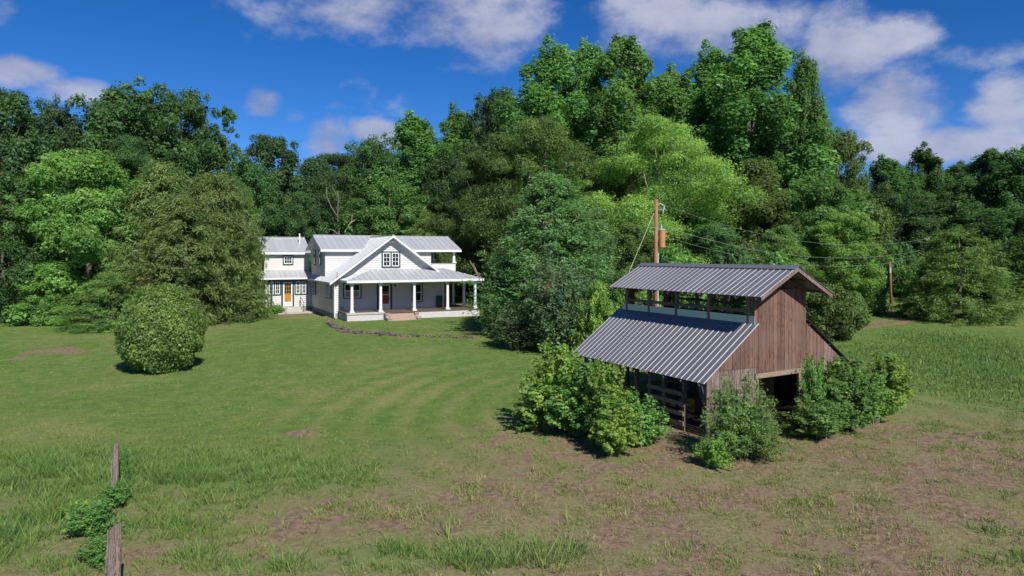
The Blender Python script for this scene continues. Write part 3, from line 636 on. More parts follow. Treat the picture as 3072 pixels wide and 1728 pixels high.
# posts, plates, rafters, clerestory framing
for (x, y, h) in ((.05, 1.2, 2.16), (.05, 2.35, 2.16), (.05, 3.15, 2.16), (.05, 4.0, 2.16), (.05, 4.75, 2.16), (XL, 4.2, 5.0), (XL, 6.0, 5.0), (XL, 7.6, 5.0), (XL, 2.3, 5.0), (XL, .25, 5.0), (XR, .25, 5.0), (XR, 2.3, 5.0), (XR, 4.2, 5.0), (XR, 6.0, 5.0), (XR, 7.6, 5.0)):
    MB().box(x - .065, x + .065, y - .065, y + .065, 0, h).build('post', M['beam'], barn)
for x in (XL, XR):
    MB().box(x - .05, x + .05, .1, BL, 5.0, 5.15).build('plate', M['beam'], barn)
    MB().box(x - .03, x + .03, .1, BL, 4.36, 4.48).build('clerestory_rail', M['beam'], barn)
    MB().box(x - .03, x + .03, .1, BL, 3.72, 3.84).build('plate', M['beam'], barn)
MB().box(-.02, .12, 0.2, BL, 2.04, 2.15).build('plate', M['beam'], barn)
def barn_slope(name, x0, z0, x1, z1, y0, y1, mat, seedoff):
    """x0/z0 the upper edge, x1/z1 the eave"""
    mb = MB()
    for yy in np.arange(y0 + .25, y1, .95): mb.beam((x0, yy, z0 - .11), (x1, yy, z1 - .11), .05, .1)
    for f in (.06, .5, .93): xx = x0 + (x1 - x0) * f; zz = z0 + (z1 - z0) * f - .045; mb.beam((xx, y0 + .05, zz), (xx, y1 - .05, zz), .09, .035)
    r = mb.build(name, M['beam'], barn)
    P = [(x0, y0, z0), (x0, y1, z0), (x1, y1, z1), (x1, y0, z1)]
    panels(r, P, (x1 - x0, 0, z1 - z0), .87, th=.008, mat=mat, seam=(.056, .017), zo=0, ribs=[.04 + k * .29 for k in range(3)], x_off=seedoff, name='roof_sheet')
    return r
o = .36
barn_slope('lower_roof', XL - .01, ZC, -o, ZE - sl * o, -.25, BL + .5, 'barnroof', .0)
barn_slope('lower_roof', XR + .01, ZC, BW + .3, ZE - sl * .3, -.12, BL + .3, 'barnroof_old', .0)
cx_ = (XL + XR) / 2
upl = barn_slope('upper_roof', cx_, UA, XL - .56, UA - US * (cx_ - XL + .56), -.83, BL + .57, 'barnroof', .0)
upr = barn_slope('upper_roof', cx_, UA, XR + .5, UA - US * (cx_ - XL + .5), -.83, BL + .57, 'barnroof', .0)
rc = MB(); 
for sg in (-1, 1):
    P = [(cx_, -.85, UA + .045), (cx_ + sg * .26, -.85, UA + .045 - US * .26), (cx_ + sg * .26, BL + .58, UA + .045 - US * .26), (cx_, BL + .58, UA + .045)]
    if sg < 0: P.reverse()
    rc.prism(P[::-1], (0, 0, .012))
rc.build('ridge_cap', M['barnroof'], barn)
fl = MB(); fl.box(XL - .055, XL - .035, -.05, BL + .12, ZC - .02, ZC + .26); fl.build('flashing', M['flash'], barn)
bb = MB()
for sg in (-1, 1):
    ex = cx_ + sg * (cx_ - XL + .5); p, q = Vector((cx_, -.8, UA - .04)), Vector((ex, -.8, UA - US * (cx_ - XL + .5) - .04)); k = Vector((0, .035, 0)); dz = Vector((0, 0, .14))
    bb.hexa([p - dz, q - dz, q - dz + k, p - dz + k, p, q, q + k, p + k])
bb.build('barge_board', M['barngrey'], barn)
# four-rail gate in the side opening
for k in range(4):
    z = .22 + k * .36; MB().box(-.11, -.06, 1.12, 3.2, z, z + .15).build('gate_rail', M['rail'], barn)
MB().box(-.05, .0, 2.2, 2.3, .05, 1.5).build('gate_brace', M['rail'], barn)
for k in range(2): MB().box(1.5, 3.9, 5.2, 5.25, .5 + k * .4, .66 + k * .4).build('pen_rail', M['rail'], barn)
sh = empty('loose_roof_sheet', (6.95, 25.75, 0), R(28), 'loose ribbed metal sheet leaning inside the open bay beside the barn corner', 'metal sheet')
mb = MB(); base, tp = Vector((.35, -.1, .03)), Vector((.25, .55, 2.0))
P = [base, base + Vector((.62, 0, 0)), tp + Vector((.62, 0, 0)), tp]; mb.prism(P, (0, -.01, .004)); mb.build('sheet', M['flash'], sh)
rb = MB()
for k in range(4): rb.beam(base + Vector((.06 + k * .165, -.012, 0)), tp + Vector((.06 + k * .165, -.012, 0)), .045, .025)
rb.build('rib', M['flash'], sh)

# ------------------------------------------------------------------ vegetation builders
def unit(v): return v / np.maximum(np.linalg.norm(v, axis=1, keepdims=True), 1e-6)
def leaf_mesh(name, P, D, size, aspect, rnd, rng, T=None, fold=.25):
    """one folded kite per leaf"""
    n = len(P); D = unit(D)
    if T is None: T = rng.normal(size=(n, 3))
    T = unit(T - D * np.sum(T * D, 1, keepdims=True)); B = np.cross(D, T)
    Ls = (size * np.clip(rng.lognormal(-.05, .33, n), .4, 1.9))[:, None]; W = Ls * aspect
    V = np.stack([P - T * Ls * .5, P + B * W * .5 + D * W * fold, P + T * Ls * .5, P - B * W * .5 + D * W * fold], 1).reshape(-1, 3)
    return np_mesh(name, V, np.arange(n * 4).reshape(-1, 4), {'rnd': np.repeat(np.clip(rnd, 0, 1), 4)})
def sphere_dirs(rng, n): return unit(rng.normal(size=(n, 3)))
def clump_leaves(rng, C, rc, per, elong=1.0, upbias=.5, shell=(.42, 1.16), crnd=None, jitter=.16):
    P = []; Dn = []; Rn = []
    for i in range(len(C)):
        k = max(8, int(per * (rc[i] / np.mean(rc)) ** 2)); d = sphere_dirs(rng, int(k * 1.6))
        d = d[rng.random(len(d)) < (1 - upbias) + upbias * (d[:, 2] * .5 + .5)][:k]
        r = rng.uniform(shell[0], shell[1], len(d))[:, None] * rc[i] * (1 + .35 * np.sin(d[:, :1] * 5 + i) * np.sin(d[:, 1:2] * 6 + 2 * i) * np.cos(d[:, 2:] * 5))
        P.append(C[i] + d * r * np.array([1, 1, elong])); Dn.append(d * .75 + rng.normal(size=d.shape) * .45 + np.array([0, 0, .35]))
        Rn.append((crnd[i] if crnd is not None else .5) + rng.normal(size=len(d)) * jitter)
    return np.concatenate(P), np.concatenate(Dn), np.concatenate(Rn)
def profile(kind, t):
    if kind == 'oak': return np.sqrt(np.clip(1 - ((t - .42) / .60) ** 2, .02, 1))
    if kind == 'poplar': return np.clip(np.interp(t, [0, .15, .4, .7, .88, 1], [.55, .9, 1, .72, .38, .10]), .05, 1)
    if kind == 'dome': return np.sqrt(np.clip(1 - ((t - .25) / .78) ** 2, .02, 1))
    if kind == 'bush': return np.sqrt(np.clip(1 - ((t - .40) / .63) ** 2, .05, 1))
    if kind == 'cone': return np.clip(np.interp(t, [0, .1, .3, .6, .85, 1], [.85, 1, .88, .55, .22, .03]), .03, 1)
    if kind == 'cedar': return np.clip(np.interp(t, [0, .1, .35, .65, .88, 1], [.75, 1, .95, .72, .36, .06]), .03, 1)
    if kind == 'vase': return np.clip(np.interp(t, [0, .2, .55, .8, 1], [.25, .55, 1, .85, .3]), .05, 1)
protos = {}
def crown(name, kind, Rr, H, z0, nclump, per, leaf, aspect=.62, seed=0, rcr=(.15, .27), elong=1.0, upbias=.5, sprigs=14, flat=1.0, inner=.45, lump=.28):
    """broad-leaved crown: leaf clumps through the crown's volume, uneven lobes and stray sprigs at the edge"""
    rng = np.random.default_rng(seed)
    t = rng.random(nclump) ** .85; az = rng.uniform(0, 2 * np.pi, nclump); rr = np.sqrt(rng.uniform(inner ** 2, 1, nclump))
    lob = 1 + lump * np.sin(az * 2 + seed) * np.cos(t * 5 + seed * 2) + lump * .8 * np.sin(az * 3 + t * 9 + seed * 3)
    pr_ = profile(kind, t) * Rr * lob * .86; rc = Rr * rng.uniform(*rcr, nclump) * (1.15 - .45 * t)
    C = np.stack([np.cos(az) * pr_ * rr, np.sin(az) * pr_ * rr, z0 + t * (H - z0) * .95], 1)
    if sprigs:
        t2 = rng.uniform(.25, 1, sprigs); a2 = rng.uniform(0, 2 * np.pi, sprigs); p2 = profile(kind, t2) * Rr * rng.uniform(.95, 1.18, sprigs)
        C2 = np.stack([np.cos(a2) * p2, np.sin(a2) * p2, z0 + t2 * (H - z0) * .95 + rng.uniform(0, .06 * H, sprigs)], 1)
        C = np.concatenate([C, C2]); rc = np.concatenate([rc, Rr * rng.uniform(.06, .11, sprigs)])
    crnd = np.clip(rng.normal(.5, .17, len(C)), .1, .9)
    P, Dn, Rn = clump_leaves(rng, C, rc, per, elong, upbias, crnd=crnd)
    P[:, 2] = np.maximum(P[:, 2], .05)
    Lsz = leaf
    me = leaf_mesh(name + '_crown', P, Dn, Lsz, aspect, Rn, rng)
    return me, C, rc
def trunk(name, H, r, C, z0, seed, n=9, bend=.03, r_top=.12, start=.18):
    top_f = .55 if name.startswith('feather') else .86
    rng = np.random.default_rng(seed + 99); mb = MB()
    pts = []; a, b = rng.uniform(-1, 1, 2)
    for i in range(7):
        f = i / 6; pts.append((a * bend * H * math.sin(f * 3), b * bend * H * math.sin(f * 2.3), -.3 + f * (H * top_f + .3)))
    mb.tube(pts, [r * (1.25 if i == 0 else 1) * (1 - (1 - r_top) * i / 6) for i in range(7)], 8)
    pick = rng.choice(len(C), min(n, len(C)), replace=False)
    for k in pick:
        c = C[k]; zs_ = np.clip(min(c[2] * .72, H * .75), H * start, H * (top_f - .06)); f = np.clip((zs_ + .3) / (H * top_f + .3), 0, 1) * 6; i = int(min(f, 5)); w = f - i
        s_ = np.array(pts[i]) * (1 - w) + np.array(pts[i + 1]) * w; m_ = (s_ + c) / 2 + np.array([0, 0, -.06 * H * .3]) + rng.normal(size=3) * .03 * H * .3
        q = rng.uniform(.25, .42) * r * (1.1 - s_[2] / H * .6); mb.tube([s_, m_, c], [q, q * .65, q * .2], 5, False)
    me = mb.mesh(name + '_trunk'); me.polygons.foreach_set('use_smooth', np.ones(len(me.polygons), dtype=bool)); return me
def sprays(name, kind, Rr, H, z0, nb_, per, leaf, aspect, seed, droop=.25, rise=.15, spread=.16, tuft=1.0, sub=5, dens_in=.25):
    """conifer crown: branches from the stem, each carrying flat drooping sprays of narrow needles"""
    rng = np.random.default_rng(seed); P = []; T = []; Dn = []; Rn = []; tips = []
    for i in range(nb_):
        t = rng.random() ** 1.15; az = rng.uniform(0, 2 * np.pi); ln = profile(kind, np.array(t)) * Rr * rng.uniform(.72, 1.1) * (1 + .15 * math.sin(3 * az + seed + t * 6))
        z = z0 + t * (H - z0) * .95; out = np.array([math.cos(az), math.sin(az), 0]); side = np.array([-math.sin(az), math.cos(az), 0])
        base = rng.normal(.5, .17)
        for j in range(sub):
            f = rng.uniform(dens_in, 1); lat = rng.normal() * spread * ln * (.4 + f * .6); c = out * ln * f + side * lat + np.array([0, 0, z + rise * ln * f - droop * ln * f * f + rng.normal() * .11 * ln])
            k = per; u = rng.random(k) ** .7; sl_ = (.10 + .16 * rng.random()) * Rr * tuft
            dirn = unit((out + side * rng.normal() * .6 + np.array([0, 0, rise - 2 * droop * f + rng.normal() * .25]))[None])[0]
            pts = c + dirn * (u[:, None] * sl_) + rng.normal(size=(k, 3)) * sl_ * .24 * np.array([1, 1, .75])
            P.append(pts); T.append(dirn[None] + rng.normal(size=(k, 3)) * .55 + np.array([0, 0, -droop * .6])); Dn.append(rng.normal(size=(k, 3)) * .7 + np.array([0, 0, .7]) + out * .5)
            Rn.append(base + rng.normal(size=k) * .18)
        tips.append(out * ln * .8 + np.array([0, 0, z + rise * ln * .8 - droop * ln * .64]))
    P = np.concatenate(P); P[:, 2] = np.maximum(P[:, 2], .04)
    me = leaf_mesh(name + '_crown', P, np.concatenate(Dn), leaf, aspect, np.concatenate(Rn), rng, np.concatenate(T), .1)
    return me, np.array(tips)
def proto(name, Rr, H, crown_me, trunk_me): protos[name] = (Rr, H, crown_me, trunk_me)
def make(name, kind, Rr, H, z0, nclump, per, leaf, r=.3, seed=0, limbs=9, start=.18, bend=.03, **kw):
    cm, C, rc = crown(name, kind, Rr, H, z0, nclump, per, leaf, seed=seed, **kw)
    proto(name, Rr, H, cm, trunk(name, H, r, C, z0, seed, limbs, bend, start=start))
def make_con(name, kind, Rr, H, z0, nb_, per, leaf, aspect, r=.25, seed=0, **kw):
    cm, tips = sprays(name, kind, Rr, H, z0, nb_, per, leaf, aspect, seed, **kw); proto(name, Rr, H, cm, trunk(name, H, r, tips, z0, seed, 16, .01, .08, .05))
make('oak_a', 'oak', 6.5, 20, 2.0, 130, 422, 0.268, .38, 1, sprigs=22)
make('oak_b', 'oak', 6.0, 20, 1.5, 120, 422, 0.255, .36, 2, sprigs=26, lump=.34)
make('oak_c', 'dome', 6.0, 19, 1.2, 125, 403, 0.268, .36, 23, sprigs=20, rcr=(.16, .26))
make('pop_a', 'poplar', 5.5, 30, 2.0, 160, 422, 0.268, .42, 3, elong=1.5, rcr=(.13, .25), sprigs=26, lump=.38)
make('pop_b', 'poplar', 5.5, 30, 2.0, 165, 412, 0.268, .42, 4, elong=1.6, rcr=(.12, .24), sprigs=30, lump=.42)
make('pop_c', 'poplar', 5.0, 28, 1.5, 150, 412, 0.255, .4, 31, elong=1.5, rcr=(.14, .26), sprigs=24, lump=.30)
make('feather_a', 'dome', 6.5, 19, 3.0, 105, 865, 0.172, .34, 5, elong=.62, rcr=(.19, .31), sprigs=10, upbias=.75, aspect=.5, inner=.6)
make('feather_b', 'oak', 6.0, 19, 3.0, 115, 765, 0.172, .34, 6, elong=.6, rcr=(.17, .29), sprigs=14, upbias=.7, aspect=.5, inner=.5)
make('maple', 'dome', 5.0, 14, .6, 115, 523, 0.211, .25, 7, elong=.75, rcr=(.17, .28), sprigs=14, upbias=.65)
make('sparse', 'poplar', 3.2, 24, 7.0, 110, 110, .24, .28, 8, elong=1.1, rcr=(.09, .19), sprigs=40, inner=.15, lump=.5)
make_con('cedar_a', 'cedar', 5.0, 12, .2, 200, 70, .27, .24, .28, 9, droop=.26, rise=.16, sub=4, spread=.15, tuft=1.0, dens_in=.45)
make_con('cedar_b', 'cedar', 4.6, 12, .2, 190, 70, .27, .24, .28, 10, droop=.34, rise=.28, sub=4, spread=.15, tuft=1.0, dens_in=.45)
make_con('fir', 'cone', 4.4, 13, .3, 250, 66, .23, .28, .28, 12, droop=.05, rise=.22, sub=4, spread=.15, tuft=.95, dens_in=.5)
def make_egg(name, Rr, H, n, leaf, seed):
    """clipped egg-shaped bush: leaves in a dense uneven skin plus some depth behind it"""
    rng = np.random.default_rng(seed); d = sphere_dirs(rng, n); d = d[d[:, 2] > -.86]
    bump = 1 + .06 * np.sin(d[:, 0] * 5 + 1) * np.sin(d[:, 1] * 6 + d[:, 2] * 4) + .035 * np.sin(d[:, 2] * 13 + d[:, 0] * 7) + .02 * np.sin(d[:, 1] * 21 + d[:, 2] * 17)
    taper = 1 - .20 * np.clip(d[:, 2], 0, 1) ** 1.5 - .10 * np.clip(-d[:, 2] - .3, 0, 1)
    r = bump * np.where(rng.random(len(d)) < .7, rng.uniform(.90, 1.05, len(d)) + .5 * np.clip(rng.normal(size=len(d)) * .08 - .1, 0, .2), rng.uniform(.70, .95, len(d)))
    P = np.stack([d[:, 0] * Rr * taper * r, d[:, 1] * Rr * taper * r, H * .47 + d[:, 2] * H * .53 * r], 1); P[:, 2] = np.maximum(P[:, 2], .04)
    cl = np.clip(.5 + .25 * np.sin(d[:, 0] * 7 + d[:, 2] * 5) * np.cos(d[:, 1] * 6), 0, 1); cm = leaf_mesh(name + '_crown', P, d * .8 + rng.normal(size=d.shape) * .55 + np.array([0, 0, .3]), leaf, .5, cl + rng.normal(size=len(d)) * .2, rng)
    C = P[rng.choice(len(P), 40)] * np.array([.85, .85, .9]); proto(name, Rr, H, cm, trunk(name, H, .12, C, .05, seed, 24, .02, start=.03))
make_egg('bush', 2.3, 4.5, 34000, .135, 13)
make('shrub_a', 'bush', 2.2, 4.0, .05, 90, 110, .19, .08, 14, rcr=(.16, .28), sprigs=20, upbias=.4, start=.03)
make('shrub_b', 'oak', 2.6, 5.0, .05, 100, 115, .21, .09, 15, rcr=(.16, .28), sprigs=24, upbias=.4, start=.03, lump=.35)

# arching privet: many thin stems carrying paired small leaves
def make_arch(name, Rr, H, stems, per, leaf, aspect, seed):
    rng = np.random.default_rng(seed); P = []; T = []; D_ = []; Rn = []; mb = MB()
    for i in range(stems):
        az = rng.uniform(0, 2 * np.pi); ln = rng.uniform(.3, 1.12); out = np.array([math.cos(az), math.sin(az), 0]); reach = Rr * rng.uniform(.2, 1.0) * (1 + .28 * math.sin(2 * az + seed) + .22 * math.sin(3 * az + 2 * seed)); ln *= 1 + .16 * math.sin(3 * az + seed * 1.7); hh = H * min(ln, 1.15) * (1 - .35 * min(reach / Rr, 1.2) ** 2); b0 = out * rng.uniform(0, .35) * Rr
        f = np.linspace(0, 1, 6); path = b0 + out * (reach - np.linalg.norm(b0)) * (f ** 1.6)[:, None] + np.array([0, 0, 1]) * (hh * (1 - (1 - f) ** 1.5))[:, None]
        if i % 4 == 0: mb.tube(path, [.014 * (1 - .7 * q) for q in f], 4, False)
        u = np.clip(rng.choice(np.array([.25, .42, .58, .72, .85, .96]), per) + rng.normal(size=per) * .045, .05, .999) * 4.999; k = u.astype(int); w = (u - k)[:, None]; c = path[k] * (1 - w) + path[k + 1] * w; tg = unit(path[k + 1] - path[k])
        P.append(c + rng.normal(size=(per, 3)) * .055 * Rr); T.append(tg + rng.normal(size=(per, 3)) * .55); D_.append(rng.normal(size=(per, 3)) * .6 + np.array([0, 0, .7]) + out * .4); Rn.append(rng.normal(.5, .15) + rng.normal(size=per) * .17 + .0 * u)
    P = np.concatenate(P); P[:, 2] = np.maximum(P[:, 2], .03)
    cm = leaf_mesh(name + '_crown', P, np.concatenate(D_), leaf, aspect, np.concatenate(Rn), rng, np.concatenate(T), .15); proto(name, Rr, H, cm, mb.mesh(name + '_stems'))
make_arch('sapling_a', 1.15, 3.2, 150, 100, .105, .9, 16)
make_arch('sapling_b', 1.2, 2.8, 160, 100, .105, .9, 17)
make_arch('vineclump', 1.1, 2.6, 210, 60, .10, .7, 18)
make_arch('privet', 1.35, 2.7, 300, 55, .10, .42, 19)
make_arch('myrtle', 2.7, 6.0, 380, 40, .19, .5, 20)
make_arch('weed', .55, .9, 60, 26, .10, .42, 21)
make_arch('fern', .8, .7, 80, 30, .16, .25, 22)

names = {'tree': ('trunk', 'crown'), 'shrub': ('stem', 'foliage')}
def link_shared(name, me, mat, parent):
    """the mesh data is shared by every copy; the material sits on the object"""
    if not me.materials: me.materials.append(mat)
    o = bpy.data.objects.new(name, me); col.objects.link(o); o.parent = parent
    o.material_slots[0].link = 'OBJECT'; o.material_slots[0].material = mat
    return o
prng = random.Random(5)
def plant(name, cat, pk, x, y, w, h, leafm, label, group=None, barkm='bark', rz=None, lean=0, z=None):
    Rr, H, cm, tm = protos[pk]; r = empty(name, (x, y, float(gz(x, y)) if z is None else z), prng.uniform(0, 6.28) if rz is None else rz, label, cat, group)
    if lean: r.rotation_euler = (0, lean, r.rotation_euler.z); r.rotation_mode = 'ZYX' if False else 'XYZ'
    r.scale = (w / (2 * Rr), w / (2 * Rr), h / H)
    a, b = names['tree' if cat == 'tree' else 'shrub']
    link_shared(a, tm, M[barkm], r); link_shared(b, cm, M[leafm], r)
    return r
def tree(px, top, wpx, d, pk, leafm, label, name='broadleaf_tree', barkm='bark', group=None, rz=None, lean=0, base=None):
    x = px_x(px, d); g = float(gz(x, d)); return plant(name, 'tree', pk, x, d, wpx * d / F2 * (1.3 if pk.startswith('pop') else 1.15), px_z(top, d) - g, leafm, label, group, barkm, rz, lean)
GB = 'trees of the woods behind the house'
# --- left of the house
tree(20, 215, 250, 66, 'oak_b', 'f_dark', 'dark oak tree towering at the far end of the woods, away from the house')
tree(150, 260, 190, 80, 'oak_a', 'f_dark', 'dark rounded oak tree standing behind the light green maple')
tree(335, 218, 330, 80, 'oak_a', 'f_oak', 'broad domed oak tree with dense dark green crown behind the cedars')
tree(455, 222, 210, 84, 'oak_b', 'f_oak', 'oak tree with ragged sprigs on top, beside the broad domed oak')
tree(572, 258, 100, 86, 'sparse', 'f_oak', 'thin sparse tree with open sky between its branches', 'sparse_tree')
tree(10, 430, 210, 58, 'oak_c', 'f_oak', 'medium green tree with bare leaning trunk at the lawn edge', base=1)
tree(215, 375, 290, 60, 'maple', 'f_maple', 'light yellow-green maple tree beside the big cedar', 'maple_tree')
tree(330, 335, 170, 72, 'feather_b', 'f_oak', 'mid green tree showing between the maple and the domed oak')
tree(410, 395, 260, 62, 'cedar_b', 'f_cedar', 'tall olive cedar tree growing against the maple', 'cedar_tree')
tree(540, 425, 235, 61, 'cedar_a', 'f_cedar', 'broad olive cedar tree with drooping sprays beside the sunroom', 'cedar_tree')
tree(465, 480, 250, 57.5, 'cedar_b', 'f_cedar', 'dense olive cedar tree in front of the other cedars', 'cedar_tree')
tree(612, 462, 95, 68, 'cedar_a', 'f_brightcedar', 'slim brighter cedar tree touching the wing roof of the house', 'cedar_tree')
tree(285, 680, 190, 55, 'cedar_a', 'f_brightcedar', 'low bright cedar sprawling at the foot of the tall cedars', 'cedar_tree')
tree(130, 655, 130, 57, 'maple', 'f_maple', 'small bushy yellow-green tree under the maple', 'maple_tree')
# --- behind the house
tree(690, 335, 190, 88, 'oak_b', 'f_dark', 'blue-green oak tree with two rounded tops behind the wing roof')
tree(625, 395, 150, 82, 'oak_a', 'f_oak', 'mid green tree between the cedars and the twin-topped oak')
tree(790, 395, 150, 90, 'oak_c', 'f_dark', 'dark tree behind the vent pipe of the house')
tree(735, 480, 150, 80, 'oak_c', 'f_oak', 'lower leafy tree right behind the wing of the house')
tree(850, 380, 210, 93, 'feather_b', 'f_oak', 'grey-green spreading tree above the middle of the house roof')
tree(935, 345, 190, 95, 'oak_a', 'f_oak', 'broad tree with loose twigs on top above the front gable')
tree(985, 455, 200, 86, 'oak_c', 'f_poplar', 'bright bushy tree close behind the front gable')
tree(1045, 282, 210, 97, 'pop_c', 'f_poplar', 'bright green poplar tree with three blunt tops behind the house')
tree(1075, 520, 120, 82, 'cedar_b', 'f_brightcedar', 'bright round-topped cedar tree just behind the balcony roof', 'cedar_tree')
tree(1150, 268, 170, 100, 'pop_a', 'f_poplar', 'poplar tree between the three-topped poplar and the darker tall oak')
tree(1120, 400, 190, 95, 'oak_b', 'f_dark', 'shadowed tree behind the balcony end of the house')
tree(1255, 215, 190, 96, 'oak_b', 'f_dark', 'grey-green tall oak tree at the shoulder of the poplars')
tree(1395, 100, 250, 90, 'pop_a', 'f_poplar', 'tall poplar tree with a pointed spire, first of the tall poplars')
tree(1480, 95, 180, 93, 'pop_c', 'f_poplar', 'tall slim poplar tree with open twigs at its tip')
tree(1575, 88, 260, 88, 'pop_b', 'f_poplar', 'tall full poplar tree rising above the light green mimosa')
tree(1690, 165, 170, 94, 'pop_c', 'f_poplar', 'shorter poplar tree in the notch between two taller crowns')
tree(1790, 110, 210, 90, 'pop_a', 'f_poplar', 'tall poplar tree leaning against the largest crown')
tree(1900, 55, 300, 85, 'pop_b', 'f_poplar', 'largest and tallest poplar tree above the barn ridge')
tree(1975, 125, 125, 82, 'pop_c', 'f_poplar', 'slender poplar tree leaning out from the largest crown towards the clouds', lean=.09, rz=0)
tree(2010, 255, 170, 84, 'feather_b', 'f_poplar', 'soft feathery tree below the leaning poplar')
tree(2100, 325, 190, 86, 'oak_b', 'f_olive', 'olive green tree with loose twigs beyond the barn gable')
tree(1220, 375, 210, 80, 'feather_b', 'f_olive', 'olive feathery tree at the balcony end of the house')
tree(1345, 290, 300, 76, 'feather_a', 'f_olive', 'olive spreading tree with bare twigs in front of the tall poplars')
tree(1665, 292, 330, 70, 'feather_a', 'f_feather', 'light green domed mimosa tree above the rusty transformer', 'mimosa_tree', 'palebark')
tree(1540, 390, 200, 78, 'feather_b', 'f_olive', 'olive tree behind the utility pole')
tree(1780, 420, 190, 76, 'oak_c', 'f_oak', 'leafy tree under the edge of the light green mimosa')
tree(1890, 400, 230, 74, 'oak_c', 'f_olive', 'vine-hung tree behind the barn ridge')
tree(2060, 440, 220, 72, 'maple', 'f_poplar', 'full bushy tree behind the barn gable')
tree(1960, 560, 170, 60, 'cedar_b', 'f_brightcedar', 'bright cedar tree close behind the barn roof peak', 'cedar_tree')
tree(2120, 530, 190, 66, 'maple', 'f_maple', 'light green bushy tree at the start of the driveway', 'maple_tree')
tree(1790, 560, 190, 66, 'maple', 'f_oak', 'low leafy tree under the power lines')
tree(1560, 560, 190, 62, 'oak_c', 'f_olive', 'low olive tree between the fir and the utility pole')
# --- beyond the driveway
tree(2230, 390, 160, 106, 'pop_c', 'f_oak', 'straight tree in the far row beyond the driveway, next to the olive tree')
tree(2320, 365, 150, 110, 'pop_a', 'f_oak', 'pointed tree in the far row beyond the driveway')
tree(2410, 405, 150, 112, 'pop_c', 'f_dark', 'dark lower tree in the far row beyond the driveway')
tree(2500, 372, 190, 100, 'pop_b', 'f_oak', 'full tree in the far row behind the lone cedar')
tree(2590, 360, 200, 96, 'oak_b', 'f_oak', 'last big tree of the far row beyond the lone cedar')
tree(2270, 480, 190, 98, 'oak_b', 'f_dark', 'shaded tree behind the small utility pole')
tree(2400, 480, 220, 100, 'oak_c', 'f_oak', 'leafy tree behind the lone cedar top')
tree(2530, 520, 230, 90, 'oak_b', 'f_oak', 'low wide tree to the far side of the lone cedar')
tree(2412, 568, 235, 60, 'cedar_b', 'f_brightcedar', 'lone broad cedar tree standing on the lawn by the driveway', 'cedar_tree')
tree(2330, 690, 110, 63, 'cedar_b', 'f_brightcedar', 'small cedar tree at the foot of the leaning pole', 'cedar_tree')
# --- deep woods: fills behind the front rows
k = 0
for px in range(-60, 2680, 105):
    if 540 < px < 640: continue
    top = float(np.interp(px, [-60, 100, 500, 600, 680, 800, 950, 1150, 1350, 1600, 1900, 2080, 2200, 2700], [330, 330, 330, 430, 420, 440, 420, 360, 230, 200, 200, 420, 470, 440])) + prng.uniform(-25, 25)
    d = 112 + prng.uniform(-6, 8); pk = ('oak_a', 'oak_b', 'pop_c', 'pop_a')[k % 4]; k += 1
    tree(px, top, prng.uniform(170, 230), d, pk, 'f_dark', 'dark tree deep in the woods, half hidden by the front rows', group='deep woods trees')
for i, px in enumerate(range(-40, 2660, 82)):
    if 640 < px < 1200 and False: continue
    d = float(np.interp(px, [-40, 600, 700, 1200, 1500, 2200, 2660], [70, 72, 90, 90, 84, 92, 90])) + prng.uniform(-3, 3)
    x = px_x(px, d); h = prng.uniform(5.5, 9); plant('understorey_shrub', 'shrub', ('shrub_b', 'shrub_a', 'oak_c')[i % 3], x, d, prng.uniform(6, 8.5), h, ('f_dark', 'f_oak', 'f_dark', 'f_oak', 'f_poplar')[i % 5],
        'leafy undergrowth shrub at the foot of the woods', 'undergrowth along the woods')
# --- garden and barn plants
plant('round_bush', 'shrub', 'bush', px_x(405, 38), 38, 4.25, 4.6, 'f_holly', 'large clipped round bush alone on the lawn', barkm='bark')
tree(1385, 425, 330, 51, 'fir', 'f_cone', 'dense dark green conical fir tree between house and barn', 'fir_tree')
tree(1490, 520, 170, 53, 'fir', 'f_cone', 'second blue-green fir tree leaning out behind the big fir', 'fir_tree')
tree(1290, 640, 170, 53.5, 'fir', 'f_cone', 'low fir boughs beside the porch end', 'fir_tree')
plant('crape_myrtle', 'tree', 'myrtle', px_x(1400, 43.5), 43.5, 6.0, px_z(665, 43.5) - .35, 'f_myrtle', 'grey-green multi-stemmed crape myrtle in front of the fir', barkm='palebark')
plant('crape_myrtle', 'tree', 'myrtle', px_x(1300, 45), 45, 4.2, px_z(775, 45) - .35, 'f_myrtle', 'low spreading crape myrtle beside the fir shadow', barkm='palebark')
for (px, top, w, d, pk, m, lb) in ((1500, 715, 110, 42, 'shrub_b', 'f_gum', 'bright green shrub growing behind the barn corner'), (1560, 690, 120, 45, 'shrub_a', 'f_vine', 'leafy shrub at the foot of the guy wire'),
        (2080, 720, 140, 49, 'shrub_b', 'f_olive', 'dark shrub behind the low barn roof'), (2140, 735, 100, 56, 'shrub_a', 'f_brightcedar', 'soft round shrub at the edge of the driveway'),
        (2170, 640, 110, 66, 'shrub_b', 'f_vine', 'tall loose shrub at the driveway bend'), (1700, 620, 160, 56, 'shrub_b', 'f_vine', 'leafy shrub behind the utility pole base'), (1850, 620, 150, 56, 'shrub_a', 'f_oak', 'leafy shrub seen over the barn ridge'),
        (1950, 640, 130, 52, 'shrub_b', 'f_vine', 'bright shrub behind the barn clerestory')):
    x = px_x(px, d); plant('shrub', 'shrub', pk, x, d, w * d / F2, px_z(top, d) - float(gz(x, d)), m, lb)
